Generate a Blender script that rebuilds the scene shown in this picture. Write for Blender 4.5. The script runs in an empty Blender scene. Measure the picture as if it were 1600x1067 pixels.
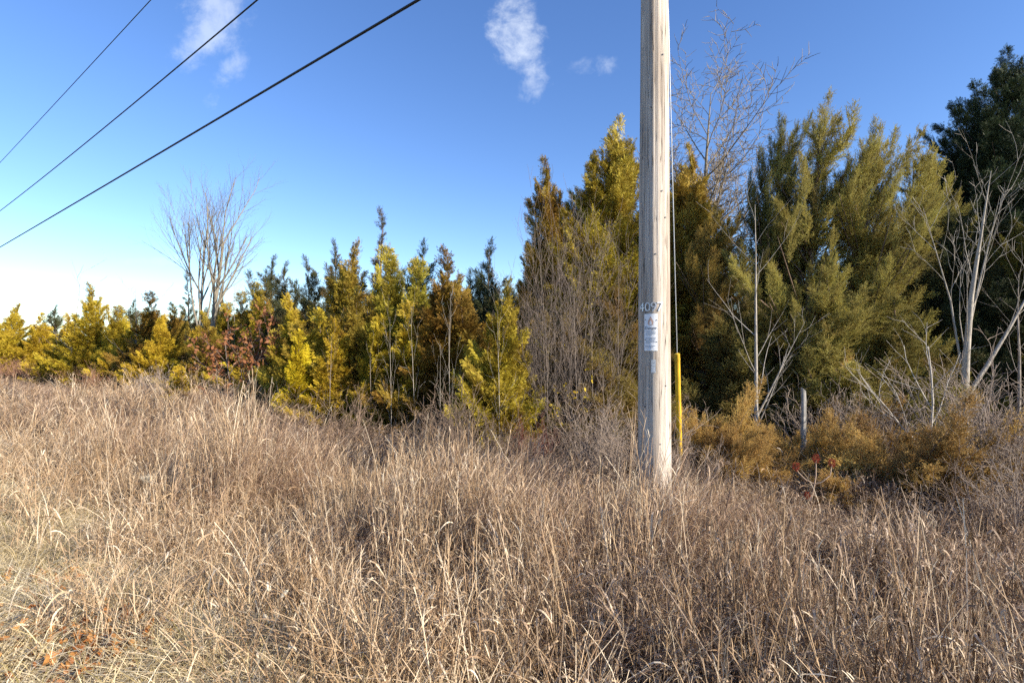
import bpy, math
import numpy as np
from mathutils import Vector, Euler

scene = bpy.context.scene
# ------------------------------------------------------------------ camera
cam_d = bpy.data.cameras.new('camera')
cam = bpy.data.objects.new('camera', cam_d)
scene.collection.objects.link(cam)
cam.location = (0, 0, 1.6)
cam.rotation_euler = (math.radians(90), 0, 0)
cam_d.lens = 18.0
cam_d.sensor_width = 36.0
cam_d.shift_y = 0.0072
cam_d.clip_start = 0.05
cam_d.clip_end = 4000
scene.camera = cam

# ------------------------------------------------------------------ light
SUN_EL, SUN_AZ = 25.0, 120.0          # azimuth clockwise from +Y (the view direction)
SUN_STR, SKY_STR, EXPOSURE = 5.0, 0.12, 1.05
world = bpy.data.worlds.new('World')
scene.world = world
world.use_nodes = True
scene.view_settings.view_transform = 'Standard'
scene.view_settings.look = 'None'
scene.view_settings.exposure = EXPOSURE
scene.view_settings.gamma = 1.0
scene.view_settings.use_curve_mapping = False
scene.render.engine = 'CYCLES'
scene.cycles.max_bounces = 3
scene.cycles.diffuse_bounces = 2
scene.cycles.transmission_bounces = 2
scene.cycles.use_denoising = False
scene.cycles.adaptive_threshold = 0.02
scene.cycles.caustics_reflective = False
scene.cycles.caustics_refractive = False

el, az = math.radians(SUN_EL), math.radians(SUN_AZ)
to_sun = Vector((math.sin(az) * math.cos(el), math.cos(az) * math.cos(el), math.sin(el)))
sd = bpy.data.lights.new('sun', 'SUN')
sd.energy = SUN_STR
sd.angle = math.radians(0.53)
sd.color = (1.0, 0.90, 0.75)
so = bpy.data.objects.new('sun', sd)
so.rotation_euler = to_sun.to_track_quat('Z', 'Y').to_euler()
so.location = to_sun * 60
scene.collection.objects.link(so)


def build_world():
    nt = world.node_tree
    N, L = nt.nodes, nt.links
    N.clear()
    out = N.new('ShaderNodeOutputWorld')
    bg = N.new('ShaderNodeBackground')
    bg.inputs['Strength'].default_value = SKY_STR
    sky = N.new('ShaderNodeTexSky')
    sky.sky_type = 'NISHITA'
    sky.sun_disc = False
    sky.sun_elevation = el
    sky.sun_rotation = az
    sky.altitude = 100
    sky.air_density = 1.0
    sky.dust_density = 0.15
    sky.ozone_density = 3.0
    hsv = N.new('ShaderNodeHueSaturation')
    hsv.inputs['Saturation'].default_value = 1.16
    hsv.inputs['Hue'].default_value = 0.511
    L.new(sky.outputs[0], hsv.inputs['Color'])
    col = hsv.outputs[0]
    tc = N.new('ShaderNodeTexCoord')
    sep = N.new('ShaderNodeSeparateXYZ')
    L.new(tc.outputs['Generated'], sep.inputs[0])

    def m(op, a, b=None, c=None):
        n = N.new('ShaderNodeMath')
        n.operation = op
        for i, x in enumerate((a, b, c)):
            if x is None:
                continue
            if isinstance(x, (int, float)):
                n.inputs[i].default_value = x
            else:
                L.new(x, n.inputs[i])
        return n.outputs[0]
    y = m('MAXIMUM', sep.outputs[1], 0.02)
    U = m('DIVIDE', sep.outputs[0], y)
    W = m('DIVIDE', sep.outputs[2], y)
    comb = N.new('ShaderNodeCombineXYZ')
    L.new(U, comb.inputs[0])
    L.new(W, comb.inputs[1])
    nz = N.new('ShaderNodeTexNoise')
    nz.inputs['Scale'].default_value = 11.0
    nz.inputs['Detail'].default_value = 8.0
    nz.inputs['Roughness'].default_value = 0.62
    nz.inputs['Distortion'].default_value = 0.25
    L.new(comb.outputs[0], nz.inputs['Vector'])
    n_fac = nz.outputs[0]
    nz2 = N.new('ShaderNodeTexNoise')
    nz2.inputs['Scale'].default_value = 42.0
    nz2.inputs['Detail'].default_value = 6.0
    nz2.inputs['Roughness'].default_value = 0.7
    nz2.inputs['Distortion'].default_value = 0.4
    L.new(comb.outputs[0], nz2.inputs['Vector'])
    alpha = None
    # thin fair-weather wisps: direction (u, w), half sizes, tilt, opacity
    for (u0, w0, a, b, tilt, op) in ((0.015, 0.600, 0.056, 0.105, 0.10, 0.62), (0.03, 0.505, 0.035, 0.035, 0.0, 0.45),
                                     (-0.580, 0.640, 0.082, 0.120, -0.45, 0.42), (-0.56, 0.53, 0.035, 0.055, -0.4, 0.36),
                                     (0.158, 0.552, 0.055, 0.026, 0.0, 0.42), (-0.70, 0.172, 0.07, 0.012, 0.0, 0.22)):
        du = m('SUBTRACT', U, u0)
        dw = m('SUBTRACT', W, w0)
        du2 = m('SUBTRACT', du, m('MULTIPLY', dw, tilt * -1.0 if tilt else 0.0))
        q = m('ADD', m('POWER', m('DIVIDE', m('ABSOLUTE', du2), a), 2.0), m('POWER', m('DIVIDE', m('ABSOLUTE', dw), b), 2.0))
        body = m('SUBTRACT', 1.0, q)
        body = m('MULTIPLY', m('MAXIMUM', body, -1.2), 0.62)
        f = m('ADD', body, m('MULTIPLY', m('SUBTRACT', n_fac, 0.50), 3.2))
        f = m('ADD', f, m('MULTIPLY', m('SUBTRACT', nz2.outputs[0], 0.5), 0.5))
        sm = N.new('ShaderNodeMapRange')
        sm.interpolation_type = 'SMOOTHSTEP'
        sm.inputs['From Min'].default_value = 0.0
        sm.inputs['From Max'].default_value = 1.15
        L.new(f, sm.inputs['Value'])
        inside = m('LESS_THAN', q, 2.6)
        o = m('MULTIPLY', m('MULTIPLY', sm.outputs[0], op), inside)
        o = m('MULTIPLY', o, m('GREATER_THAN', sep.outputs[1], 0.05))
        alpha = o if alpha is None else m('MAXIMUM', alpha, o)
    mix = N.new('ShaderNodeMix')
    mix.data_type = 'RGBA'
    L.new(alpha, mix.inputs[0])
    L.new(col, mix.inputs[6])
    mix.inputs[7].default_value = (4.6, 4.9, 5.3, 1)
    L.new(mix.outputs[2], bg.inputs['Color'])
    L.new(bg.outputs[0], out.inputs[0])


build_world()

# ------------------------------------------------------------------ frames of the place
# u runs along the road and the wires, v runs away from the road
DIR = np.array([-0.8009, 0.5988])
NRM = np.array([0.5988, 0.8009])
RNG = np.random.default_rng(11)


def vdist(x, y):
    return x * NRM[0] + y * NRM[1]


def ground_z(x, y):
    """a shallow roadside ditch: verge level with the road, field about 0.35 m lower"""
    x = np.asarray(x, float)
    y = np.asarray(y, float)
    v = vdist(x, y)
    u = x * DIR[0] + y * DIR[1]
    t = np.clip((v - 0.7) / 2.6, 0, 1)
    z = -0.38 * t * t * (3 - 2 * t)
    z = z - np.clip((u - 8) / 30, 0, 1) * 0.30 * t
    z = z + 0.04 * np.sin(u * 0.7 + 1.1) * np.sin(v * 0.9) + 0.025 * np.sin(u * 1.9 + v * 1.3)
    return z


def at(px, Y):
    """ground point seen in picture column px (of 1600) at depth Y"""
    x = (px - 800.0) / 800.0 * Y
    return x, Y, float(ground_z(x, Y))


# ------------------------------------------------------------------ mesh helpers
def build_mesh(name, V, F, mat=None, tint=None, smooth=False):
    V = np.ascontiguousarray(V, dtype=np.float32).reshape(-1, 3)
    F = np.ascontiguousarray(F, dtype=np.int32)
    k = F.shape[1]
    me = bpy.data.meshes.new(name)
    me.vertices.add(len(V))
    me.vertices.foreach_set('co', V.ravel())
    me.loops.add(F.size)
    me.loops.foreach_set('vertex_index', F.ravel())
    me.polygons.add(len(F))
    me.polygons.foreach_set('loop_start', np.arange(0, F.size, k, dtype=np.int32))
    me.polygons.foreach_set('loop_total', np.full(len(F), k, dtype=np.int32))
    me.polygons.foreach_set('use_smooth', np.full(len(F), bool(smooth)))
    if tint is not None:
        a = me.attributes.new('tint', 'FLOAT', 'POINT')
        a.data.foreach_set('value', np.ascontiguousarray(tint, dtype=np.float32))
    me.update(calc_edges=True)
    if mat is not None:
        me.materials.append(mat)
    return me


def norm(a):
    return a / np.maximum(np.linalg.norm(a, axis=-1, keepdims=True), 1e-9)


class Geo:
    """collects triangles with a per-vertex tint"""

    def __init__(self):
        self.V, self.F, self.T, self.n = [], [], [], 0

    def add(self, V, F, T):
        V = np.asarray(V, float).reshape(-1, 3)
        self.V.append(V)
        self.F.append(np.asarray(F, int) + self.n)
        self.T.append(np.broadcast_to(np.asarray(T, float), (len(V),)))
        self.n += len(V)

    def tubes(self, P, R, sides=4, tint=0.5):
        """P (M,n,3) polylines, R (M,n) radii"""
        P = np.asarray(P, float)
        R = np.asarray(R, float)
        M, n, _ = P.shape
        if M == 0:
            return
        T = norm(np.gradient(P, axis=1))
        ref = np.where(np.abs(T[:, :1, 2:3]) > 0.9, np.array([1.0, 0.13, 0]), np.array([0, 0.1, 1.0]))
        A = norm(np.cross(T, np.broadcast_to(ref, T.shape)))
        B = np.cross(T, A)
        th = np.arange(sides) * 2 * np.pi / sides
        ring = A[:, :, None, :] * np.cos(th)[None, None, :, None] + B[:, :, None, :] * np.sin(th)[None, None, :, None]
        V = P[:, :, None, :] + ring * R[:, :, None, None]
        idx = np.arange(M * n * sides).reshape(M, n, sides)
        a = idx[:, :-1, :]
        b = np.roll(a, -1, axis=2)
        c = idx[:, 1:, :]
        d = np.roll(c, -1, axis=2)
        F = np.concatenate([np.stack([a, b, d], -1).reshape(-1, 3), np.stack([a, d, c], -1).reshape(-1, 3)])
        if np.ndim(tint) == 1:
            tint = np.repeat(tint, n * sides)
        self.add(V, F, tint)

    def ribbons(self, P, Wd, side, tint):
        """P (M,n,3), Wd (n,) or (M,n), side (M,3)"""
        P = np.asarray(P, float)
        M, n, _ = P.shape
        Wd = np.broadcast_to(np.asarray(Wd, float), (M, n))
        s = side[:, None, :] * (Wd * 0.5)[:, :, None]
        V = np.stack([P - s, P + s], axis=2)
        idx = np.arange(M * n * 2).reshape(M, n, 2)
        a, b, c, d = idx[:, :-1, 0], idx[:, :-1, 1], idx[:, 1:, 0], idx[:, 1:, 1]
        F = np.concatenate([np.stack([a, b, d], -1).reshape(-1, 3), np.stack([a, d, c], -1).reshape(-1, 3)])
        self.add(V, F, np.repeat(tint, n * 2))

    def stamps(self, tv, tf, pos, X, Y, Z, tint):
        """template (tv, tf) at pos with basis columns X, Y, Z (already scaled)"""
        V = pos[:, None, :] + tv[None, :, 0:1] * X[:, None, :] + tv[None, :, 1:2] * Y[:, None, :] + tv[None, :, 2:3] * Z[:, None, :]
        k = len(tv)
        F = (tf[None] + (np.arange(len(pos)) * k)[:, None, None]).reshape(-1, 3)
        self.add(V, F, np.repeat(tint, k))

    def mesh(self, name, mat, smooth=False):
        return build_mesh(name, np.concatenate(self.V), np.concatenate(self.F), mat, np.concatenate(self.T), smooth)

    def tris(self):
        return sum(len(f) for f in self.F)


class Quads:
    """small hand-built solids"""

    def __init__(self):
        self.v, self.f = [], []

    def box(self, x0, x1, y0, y1, z0, z1):
        n = len(self.v)
        self.v += [(x0, y0, z0), (x1, y0, z0), (x1, y1, z0), (x0, y1, z0), (x0, y0, z1), (x1, y0, z1), (x1, y1, z1), (x0, y1, z1)]
        self.f += [tuple(n + i for i in q) for q in ((0, 3, 2, 1), (4, 5, 6, 7), (0, 1, 5, 4), (1, 2, 6, 5), (2, 3, 7, 6), (3, 0, 4, 7))]

    def mesh(self, name, mat):
        me = bpy.data.meshes.new(name)
        me.from_pydata(self.v, [], self.f)
        me.materials.append(mat)
        me.update()
        return me


def link(o):
    scene.collection.objects.link(o)
    return o


def mobj(name, me, parent=None, color=None):
    o = bpy.data.objects.new(name, me)
    link(o)
    if parent is not None:
        o.parent = parent
    if color is not None:
        o.color = color
    return o


def thing(name, label, cat, loc=(0, 0, 0), rz=0.0, group=None):
    o = bpy.data.objects.new(name, None)
    o.empty_display_size = 0.2
    link(o)
    o.location = loc
    o.rotation_euler = (0, 0, rz)
    o['label'] = label
    o['category'] = cat
    if group:
        o['group'] = group
    return o


# ------------------------------------------------------------------ materials
def new_mat(name):
    m = bpy.data.materials.new(name)
    m.use_nodes = True
    nt = m.node_tree
    nt.nodes.clear()
    out = nt.nodes.new('ShaderNodeOutputMaterial')
    return m, nt, nt.nodes, nt.links, out


def nmath(N, L, op, a, b=None):
    n = N.new('ShaderNodeMath')
    n.operation = op
    for i, x in enumerate((a, b)):
        if x is None:
            continue
        if isinstance(x, (int, float)):
            n.inputs[i].default_value = x
        else:
            L.new(x, n.inputs[i])
    return n.outputs[0]


def mixc(N, L, fac, a, b, mode='MIX'):
    n = N.new('ShaderNodeMix')
    n.data_type = 'RGBA'
    n.blend_type = mode
    for sock, x in ((0, fac), (6, a), (7, b)):
        if isinstance(x, (int, float)):
            n.inputs[sock].default_value = x
        elif isinstance(x, tuple):
            n.inputs[sock].default_value = x if len(x) == 4 else x + (1,)
        else:
            L.new(x, n.inputs[sock])
    return n.outputs[2]


def ramp(N, L, fac, stops):
    r = N.new('ShaderNodeValToRGB')
    e = r.color_ramp.elements
    while len(e) < len(stops):
        e.new(0.5)
    for i, (p, c) in enumerate(stops):
        e[i].position = p
        e[i].color = c if len(c) == 4 else tuple(c) + (1,)
    L.new(fac, r.inputs[0])
    return r.outputs[0]


def noise(N, L, vec, scale, detail=3.0, rough=0.55):
    n = N.new('ShaderNodeTexNoise')
    n.inputs['Scale'].default_value = scale
    n.inputs['Detail'].default_value = detail
    n.inputs['Roughness'].default_value = rough
    if vec is not None:
        L.new(vec, n.inputs['Vector'])
    return n.outputs[0]


def leaf_shader(N, L, out, col, trans=0.3, rough=0.6, spec=0.2):
    p = N.new('ShaderNodeBsdfPrincipled')
    p.inputs['Roughness'].default_value = rough
    p.inputs['Specular IOR Level'].default_value = spec
    L.new(col, p.inputs['Base Color'])
    t = N.new('ShaderNodeBsdfTranslucent')
    L.new(col, t.inputs['Color'])
    mx = N.new('ShaderNodeMixShader')
    mx.inputs[0].default_value = trans
    L.new(p.outputs[0], mx.inputs[1])
    L.new(t.outputs[0], mx.inputs[2])
    L.new(mx.outputs[0], out.inputs[0])


def foliage_mat(name, bronze=(0.17, 0.075, 0.028), nscale=1.6):
    """object colour = leaf colour, object alpha = how much of the crown has bronzed"""
    m, nt, N, L, out = new_mat(name)
    oi = N.new('ShaderNodeObjectInfo')
    at_ = N.new('ShaderNodeAttribute')
    at_.attribute_name = 'tint'
    tint = at_.outputs['Fac']
    tc = N.new('ShaderNodeTexCoord')
    add = N.new('ShaderNodeVectorMath')
    add.operation = 'ADD'
    L.new(tc.outputs['Object'], add.inputs[0])
    sc = N.new('ShaderNodeVectorMath')
    sc.operation = 'SCALE'
    sc.inputs[0].default_value = (37.0, 19.0, 11.0)
    L.new(oi.outputs['Random'], sc.inputs['Scale'])
    L.new(sc.outputs[0], add.inputs[1])
    nz = noise(N, L, add.outputs[0], nscale, 4.0, 0.6)
    f = nmath(N, L, 'ADD', nz, nmath(N, L, 'MULTIPLY', nmath(N, L, 'SUBTRACT', tint, 0.5), 0.35))
    f = nmath(N, L, 'ADD', f, nmath(N, L, 'SUBTRACT', oi.outputs['Alpha'], 0.5))
    mr = N.new('ShaderNodeMapRange')
    mr.inputs['From Min'].default_value = 0.42
    mr.inputs['From Max'].default_value = 0.72
    L.new(f, mr.inputs['Value'])
    c = mixc(N, L, mr.outputs[0], oi.outputs['Color'], bronze)
    h = N.new('ShaderNodeHueSaturation')
    L.new(nmath(N, L, 'ADD', 0.485, nmath(N, L, 'MULTIPLY', tint, 0.03)), h.inputs['Hue'])
    L.new(nmath(N, L, 'ADD', 0.55, nmath(N, L, 'MULTIPLY', tint, 0.9)), h.inputs['Value'])
    L.new(c, h.inputs['Color'])
    leaf_shader(N, L, out, h.outputs[0], 0.20)
    return m


def bough_mat(name, bronze, nscale):
    """leaf colour and amount of bronzing are carried by each tree's own boughs"""
    m, nt, N, L, out = new_mat(name)

    def attr(nm, kind):
        a = N.new('ShaderNodeAttribute')
        a.attribute_type = kind
        a.attribute_name = nm
        return a
    tint = nmath(N, L, 'ADD', attr('tint', 'GEOMETRY').outputs['Fac'], attr('btint', 'INSTANCER').outputs['Fac'])
    g = N.new('ShaderNodeNewGeometry')
    nz = noise(N, L, g.outputs['Position'], nscale, 4.0, 0.6)
    f = nmath(N, L, 'ADD', nz, nmath(N, L, 'MULTIPLY', nmath(N, L, 'SUBTRACT', tint, 0.5), 0.35))
    f = nmath(N, L, 'ADD', f, nmath(N, L, 'SUBTRACT', attr('bronze', 'INSTANCER').outputs['Fac'], 0.5))
    mr = N.new('ShaderNodeMapRange')
    mr.inputs['From Min'].default_value = 0.36
    mr.inputs['From Max'].default_value = 0.62
    mr.inputs['To Max'].default_value = 0.85
    L.new(f, mr.inputs['Value'])
    c = mixc(N, L, mr.outputs[0], attr('leafcol', 'INSTANCER').outputs['Vector'], bronze)
    h = N.new('ShaderNodeHueSaturation')
    L.new(nmath(N, L, 'ADD', 0.485, nmath(N, L, 'MULTIPLY', tint, 0.03)), h.inputs['Hue'])
    L.new(nmath(N, L, 'ADD', 0.55, nmath(N, L, 'MULTIPLY', tint, 0.9)), h.inputs['Value'])
    L.new(c, h.inputs['Color'])
    leaf_shader(N, L, out, h.outputs[0], 0.20)
    return m


def bark_mat(name, rough=0.9):
    """object colour = bark colour"""
    m, nt, N, L, out = new_mat(name)
    oi = N.new('ShaderNodeObjectInfo')
    tc = N.new('ShaderNodeTexCoord')
    mp = N.new('ShaderNodeMapping')
    mp.inputs['Scale'].default_value = (9, 9, 2.2)
    L.new(tc.outputs['Object'], mp.inputs[0])
    nz = noise(N, L, mp.outputs[0], 2.5, 6.0, 0.65)
    c = mixc(N, L, 1.0, oi.outputs['Color'], ramp(N, L, nz, [(0.3, (0.45, 0.43, 0.40)), (0.52, (0.95, 0.95, 0.95)), (0.75, (1.25, 1.22, 1.15))]), 'MULTIPLY')
    at_ = N.new('ShaderNodeAttribute')
    at_.attribute_name = 'tint'
    k = nmath(N, L, 'ADD', 0.7, nmath(N, L, 'MULTIPLY', at_.outputs['Fac'], 0.6))
    cc = N.new('ShaderNodeVectorMath')
    cc.operation = 'SCALE'
    L.new(c, cc.inputs[0])
    L.new(k, cc.inputs['Scale'])
    p = N.new('ShaderNodeBsdfPrincipled')
    p.inputs['Roughness'].default_value = rough
    p.inputs['Specular IOR Level'].default_value = 0.2
    L.new(cc.outputs[0], p.inputs['Base Color'])
    b = N.new('ShaderNodeBump')
    b.inputs['Strength'].default_value = 0.5
    b.inputs['Distance'].default_value = 0.01
    L.new(nz, b.inputs['Height'])
    L.new(b.outputs[0], p.inputs['Normal'])
    L.new(p.outputs[0], out.inputs[0])
    return m


def straw_mat(name, stops, patch, pscale=0.55, trans=0.3, pamt=0.55):
    """dry stems: tint picks the stem colour, patches over the field shift it"""
    m, nt, N, L, out = new_mat(name)
    at_ = N.new('ShaderNodeAttribute')
    at_.attribute_name = 'tint'
    g = N.new('ShaderNodeNewGeometry')
    c = ramp(N, L, at_.outputs['Fac'], stops)
    nz = noise(N, L, g.outputs['Position'], pscale, 4.0, 0.6)
    mr = N.new('ShaderNodeMapRange')
    mr.inputs['From Min'].default_value = 0.42
    mr.inputs['From Max'].default_value = 0.62
    mr.inputs['To Max'].default_value = pamt
    L.new(nz, mr.inputs['Value'])
    c = mixc(N, L, mr.outputs[0], c, patch)
    oi = N.new('ShaderNodeObjectInfo')
    h = N.new('ShaderNodeHueSaturation')
    L.new(nmath(N, L, 'ADD', 0.78, nmath(N, L, 'MULTIPLY', oi.outputs['Random'], 0.44)), h.inputs['Value'])
    L.new(c, h.inputs['Color'])
    leaf_shader(N, L, out, h.outputs[0], trans, 0.55, 0.3)
    return m


def plain_mat(name, col, rough=0.6, metal=0.0, var=0.25, scale=30.0, spec=0.4):
    m, nt, N, L, out = new_mat(name)
    tc = N.new('ShaderNodeTexCoord')
    nz = noise(N, L, tc.outputs['Object'], scale, 5.0, 0.6)
    lo = tuple(c * (1 - var) for c in col)
    hi = tuple(min(1, c * (1 + var)) for c in col)
    c = ramp(N, L, nz, [(0.3, lo), (0.7, hi)])
    p = N.new('ShaderNodeBsdfPrincipled')
    p.inputs['Roughness'].default_value = rough
    p.inputs['Metallic'].default_value = metal
    p.inputs['Specular IOR Level'].default_value = spec
    L.new(c, p.inputs['Base Color'])
    L.new(p.outputs[0], out.inputs[0])
    return m


def ground_mat():
    m, nt, N, L, out = new_mat('dry_soil_and_litter')
    g = N.new('ShaderNodeNewGeometry')
    n1 = noise(N, L, g.outputs['Position'], 1.2, 6.0, 0.65)
    n2 = noise(N, L, g.outputs['Position'], 24.0, 6.0, 0.7)
    c1 = ramp(N, L, n1, [(0.3, (0.045, 0.028, 0.016)), (0.55, (0.10, 0.066, 0.038)), (0.75, (0.17, 0.12, 0.07))])
    c2 = ramp(N, L, n2, [(0.3, (0.35, 0.3, 0.28)), (0.6, (1, 1, 1)), (0.8, (1.5, 1.4, 1.2))])
    c = mixc(N, L, 1.0, c1, c2, 'MULTIPLY')
    p = N.new('ShaderNodeBsdfPrincipled')
    p.inputs['Roughness'].default_value = 0.95
    p.inputs['Specular IOR Level'].default_value = 0.1
    L.new(c, p.inputs['Base Color'])
    b = N.new('ShaderNodeBump')
    b.inputs['Strength'].default_value = 0.8
    b.inputs['Distance'].default_value = 0.03
    L.new(n2, b.inputs['Height'])
    L.new(b.outputs[0], p.inputs['Normal'])
    L.new(p.outputs[0], out.inputs[0])
    return m


def pole_mat():
    m, nt, N, L, out = new_mat('weathered_pole_wood')
    tc = N.new('ShaderNodeTexCoord')

    def stretched(sx, sz, scale, detail, rough=0.6):
        mp = N.new('ShaderNodeMapping')
        mp.inputs['Scale'].default_value = (sx, sx, sz)
        L.new(tc.outputs['Object'], mp.inputs[0])
        return noise(N, L, mp.outputs[0], scale, detail, rough)
    grain = stretched(30, 0.55, 3.0, 6.0, 0.7)
    fine = stretched(90, 2.0, 3.0, 4.0, 0.6)
    broad = stretched(6, 0.35, 1.6, 3.0, 0.5)
    crack = stretched(22, 0.30, 2.2, 2.0, 0.4)
    c = ramp(N, L, grain, [(0.28, (0.22, 0.18, 0.15)), (0.45, (0.46, 0.40, 0.345)), (0.62, (0.62, 0.56, 0.49)), (0.8, (0.70, 0.64, 0.57))])
    c = mixc(N, L, 0.35, c, ramp(N, L, fine, [(0.35, (0.28, 0.235, 0.195)), (0.65, (0.68, 0.62, 0.55))]))
    c = mixc(N, L, 1.0, c, ramp(N, L, broad, [(0.3, (0.55, 0.50, 0.46)), (0.5, (0.90, 0.88, 0.85)), (0.7, (1.06, 1.06, 1.06))]), 'MULTIPLY')
    # drying checks: thin dark lines where the stretched noise crosses its middle
    d = nmath(N, L, 'ABSOLUTE', nmath(N, L, 'SUBTRACT', crack, 0.5))
    line = N.new('ShaderNodeMapRange')
    line.inputs['From Min'].default_value = 0.0
    line.inputs['From Max'].default_value = 0.016
    L.new(d, line.inputs['Value'])
    gate = ramp(N, L, stretched(3, 0.9, 1.3, 2.0), [(0.36, (1, 1, 1)), (0.46, (0, 0, 0))])
    linef = nmath(N, L, 'MAXIMUM', line.outputs[0], gate)
    c = mixc(N, L, linef, (0.06, 0.045, 0.035), c)
    # knots and insect holes
    vo = N.new('ShaderNodeTexVoronoi')
    vo.inputs['Scale'].default_value = 4.2
    mp = N.new('ShaderNodeMapping')
    mp.inputs['Scale'].default_value = (1.6, 1.6, 0.85)
    L.new(tc.outputs['Object'], mp.inputs[0])
    L.new(mp.outputs[0], vo.inputs['Vector'])
    kn = N.new('ShaderNodeMapRange')
    kn.inputs['From Min'].default_value = 0.03
    kn.inputs['From Max'].default_value = 0.075
    L.new(vo.outputs['Distance'], kn.inputs['Value'])
    c = mixc(N, L, kn.outputs[0], (0.13, 0.09, 0.065), c)
    # foot of the pole: shadow of the weeds painted into the wood colour
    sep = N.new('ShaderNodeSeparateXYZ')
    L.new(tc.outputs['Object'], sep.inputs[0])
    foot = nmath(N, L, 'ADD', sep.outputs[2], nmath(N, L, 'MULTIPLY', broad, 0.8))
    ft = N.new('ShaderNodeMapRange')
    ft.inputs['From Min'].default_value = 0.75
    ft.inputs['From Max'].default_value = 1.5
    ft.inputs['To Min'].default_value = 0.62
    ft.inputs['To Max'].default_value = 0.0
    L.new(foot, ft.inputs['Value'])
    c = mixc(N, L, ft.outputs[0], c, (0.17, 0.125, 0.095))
    p = N.new('ShaderNodeBsdfPrincipled')
    p.inputs['Roughness'].default_value = 0.85
    p.inputs['Specular IOR Level'].default_value = 0.2
    L.new(c, p.inputs['Base Color'])
    hgt = nmath(N, L, 'ADD', nmath(N, L, 'MULTIPLY', grain, 0.6), nmath(N, L, 'MULTIPLY', linef, 0.8))
    b = N.new('ShaderNodeBump')
    b.inputs['Strength'].default_value = 0.7
    b.inputs['Distance'].default_value = 0.008
    L.new(hgt, b.inputs['Height'])
    L.new(b.outputs[0], p.inputs['Normal'])
    L.new(p.outputs[0], out.inputs[0])
    return m


M = {}
M['ground'] = ground_mat()
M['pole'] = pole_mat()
M['cedar'] = bough_mat('cedar_foliage', (0.17, 0.075, 0.018), 1.5)
M['juniper'] = bough_mat('juniper_foliage', (0.19, 0.10, 0.038), 1.1)
M['leaf'] = foliage_mat('dry_leaf', (0.13, 0.05, 0.025), 2.0)
M['bark'] = bark_mat('bark')
M['switch'] = straw_mat('tall_dry_grass', [(0.0, (0.10, 0.055, 0.032)), (0.35, (0.30, 0.19, 0.12)), (0.65, (0.47, 0.325, 0.215)), (1.0, (0.72, 0.56, 0.40))], (0.26, 0.155, 0.095), 0.7, 0.18)
M['straw'] = straw_mat('pale_straw', [(0.0, (0.12, 0.07, 0.038)), (0.35, (0.34, 0.22, 0.125)), (0.7, (0.62, 0.465, 0.295)), (1.0, (0.82, 0.70, 0.52))], (0.28, 0.175, 0.085), 1.3, 0.18, 0.45)
M['weed'] = straw_mat('dead_weed_stalk', [(0.0, (0.05, 0.03, 0.02)), (0.4, (0.18, 0.112, 0.068)), (0.75, (0.37, 0.26, 0.17)), (1.0, (0.60, 0.46, 0.33))], (0.15, 0.09, 0.05), 0.9, 0.12, 0.45)
M['verge'] = straw_mat('verge_grass', [(0.0, (0.17, 0.15, 0.04)), (0.2, (0.44, 0.34, 0.15)), (0.6, (0.80, 0.67, 0.44)), (1.0, (0.88, 0.80, 0.62))], (0.50, 0.37, 0.17), 1.6, 0.3, 0.4)
M['fallen'] = straw_mat('fallen_leaf', [(0.0, (0.14, 0.045, 0.016)), (0.5, (0.40, 0.15, 0.035)), (1.0, (0.60, 0.33, 0.11))], (0.30, 0.11, 0.03), 3.0, 0.25, 0.5)
M['cable'] = plain_mat('black_cable', (0.018, 0.018, 0.02), 0.55)
M['galv'] = plain_mat('galvanised_steel', (0.55, 0.56, 0.58), 0.45, 0.7, 0.2, 60)
M['yellow'] = plain_mat('yellow_plastic', (0.62, 0.38, 0.022), 0.55, 0.0, 0.30, 5)
M['postwood'] = plain_mat('grey_post_wood', (0.27, 0.255, 0.235), 0.9, 0.0, 0.35, 18, 0.15)
M['darkwood'] = plain_mat('dark_post_wood', (0.075, 0.065, 0.058), 0.9, 0.0, 0.35, 18, 0.15)
M['white'] = plain_mat('white_sign_sheet', (0.78, 0.79, 0.80), 0.45, 0.0, 0.05, 12)
M['ink'] = plain_mat('sign_ink', (0.09, 0.10, 0.12), 0.6)
M['greyink'] = plain_mat('grey_ink', (0.38, 0.42, 0.48), 0.6)
M['tanink'] = plain_mat('faded_orange_ink', (0.62, 0.40, 0.30), 0.6)
M['sumac'] = plain_mat('sumac_fruit', (0.27, 0.042, 0.02), 0.9, 0.0, 0.4, 60)
M['pod'] = plain_mat('pale_pod', (0.52, 0.45, 0.34), 0.8, 0.0, 0.2, 20)

# ------------------------------------------------------------------ ground
gx = np.concatenate([[-1500, -600, -250, -120, -80], np.arange(-60, 40.1, 0.5), [60, 90, 150, 300, 700, 1500]])
gy = np.concatenate([[-400, -100, -30, -10], np.arange(-4, 60.1, 0.5), [75, 100, 160, 300, 700, 2500]])
GX, GY = np.meshgrid(gx, gy)
GV = np.stack([GX, GY, ground_z(GX, GY)], -1).reshape(-1, 3)
idx = np.arange(GX.size).reshape(GX.shape)
GF = np.stack([idx[:-1, :-1], idx[:-1, 1:], idx[1:, 1:], idx[1:, :-1]], -1).reshape(-1, 4)
gr = mobj('ground', build_mesh('ground', GV, GF, M['ground'], smooth=True))
gr['kind'] = 'structure'

# ------------------------------------------------------------------ utility pole
PX, PY = 1.39, 5.0
PZ = float(ground_z(PX, PY))
POLE_H = 11.2


def pole_r(z):          # z above the ground
    return 0.166 - 0.0066 * z - 0.01 * np.clip(z - 5, 0, 9) * 0.1


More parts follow.
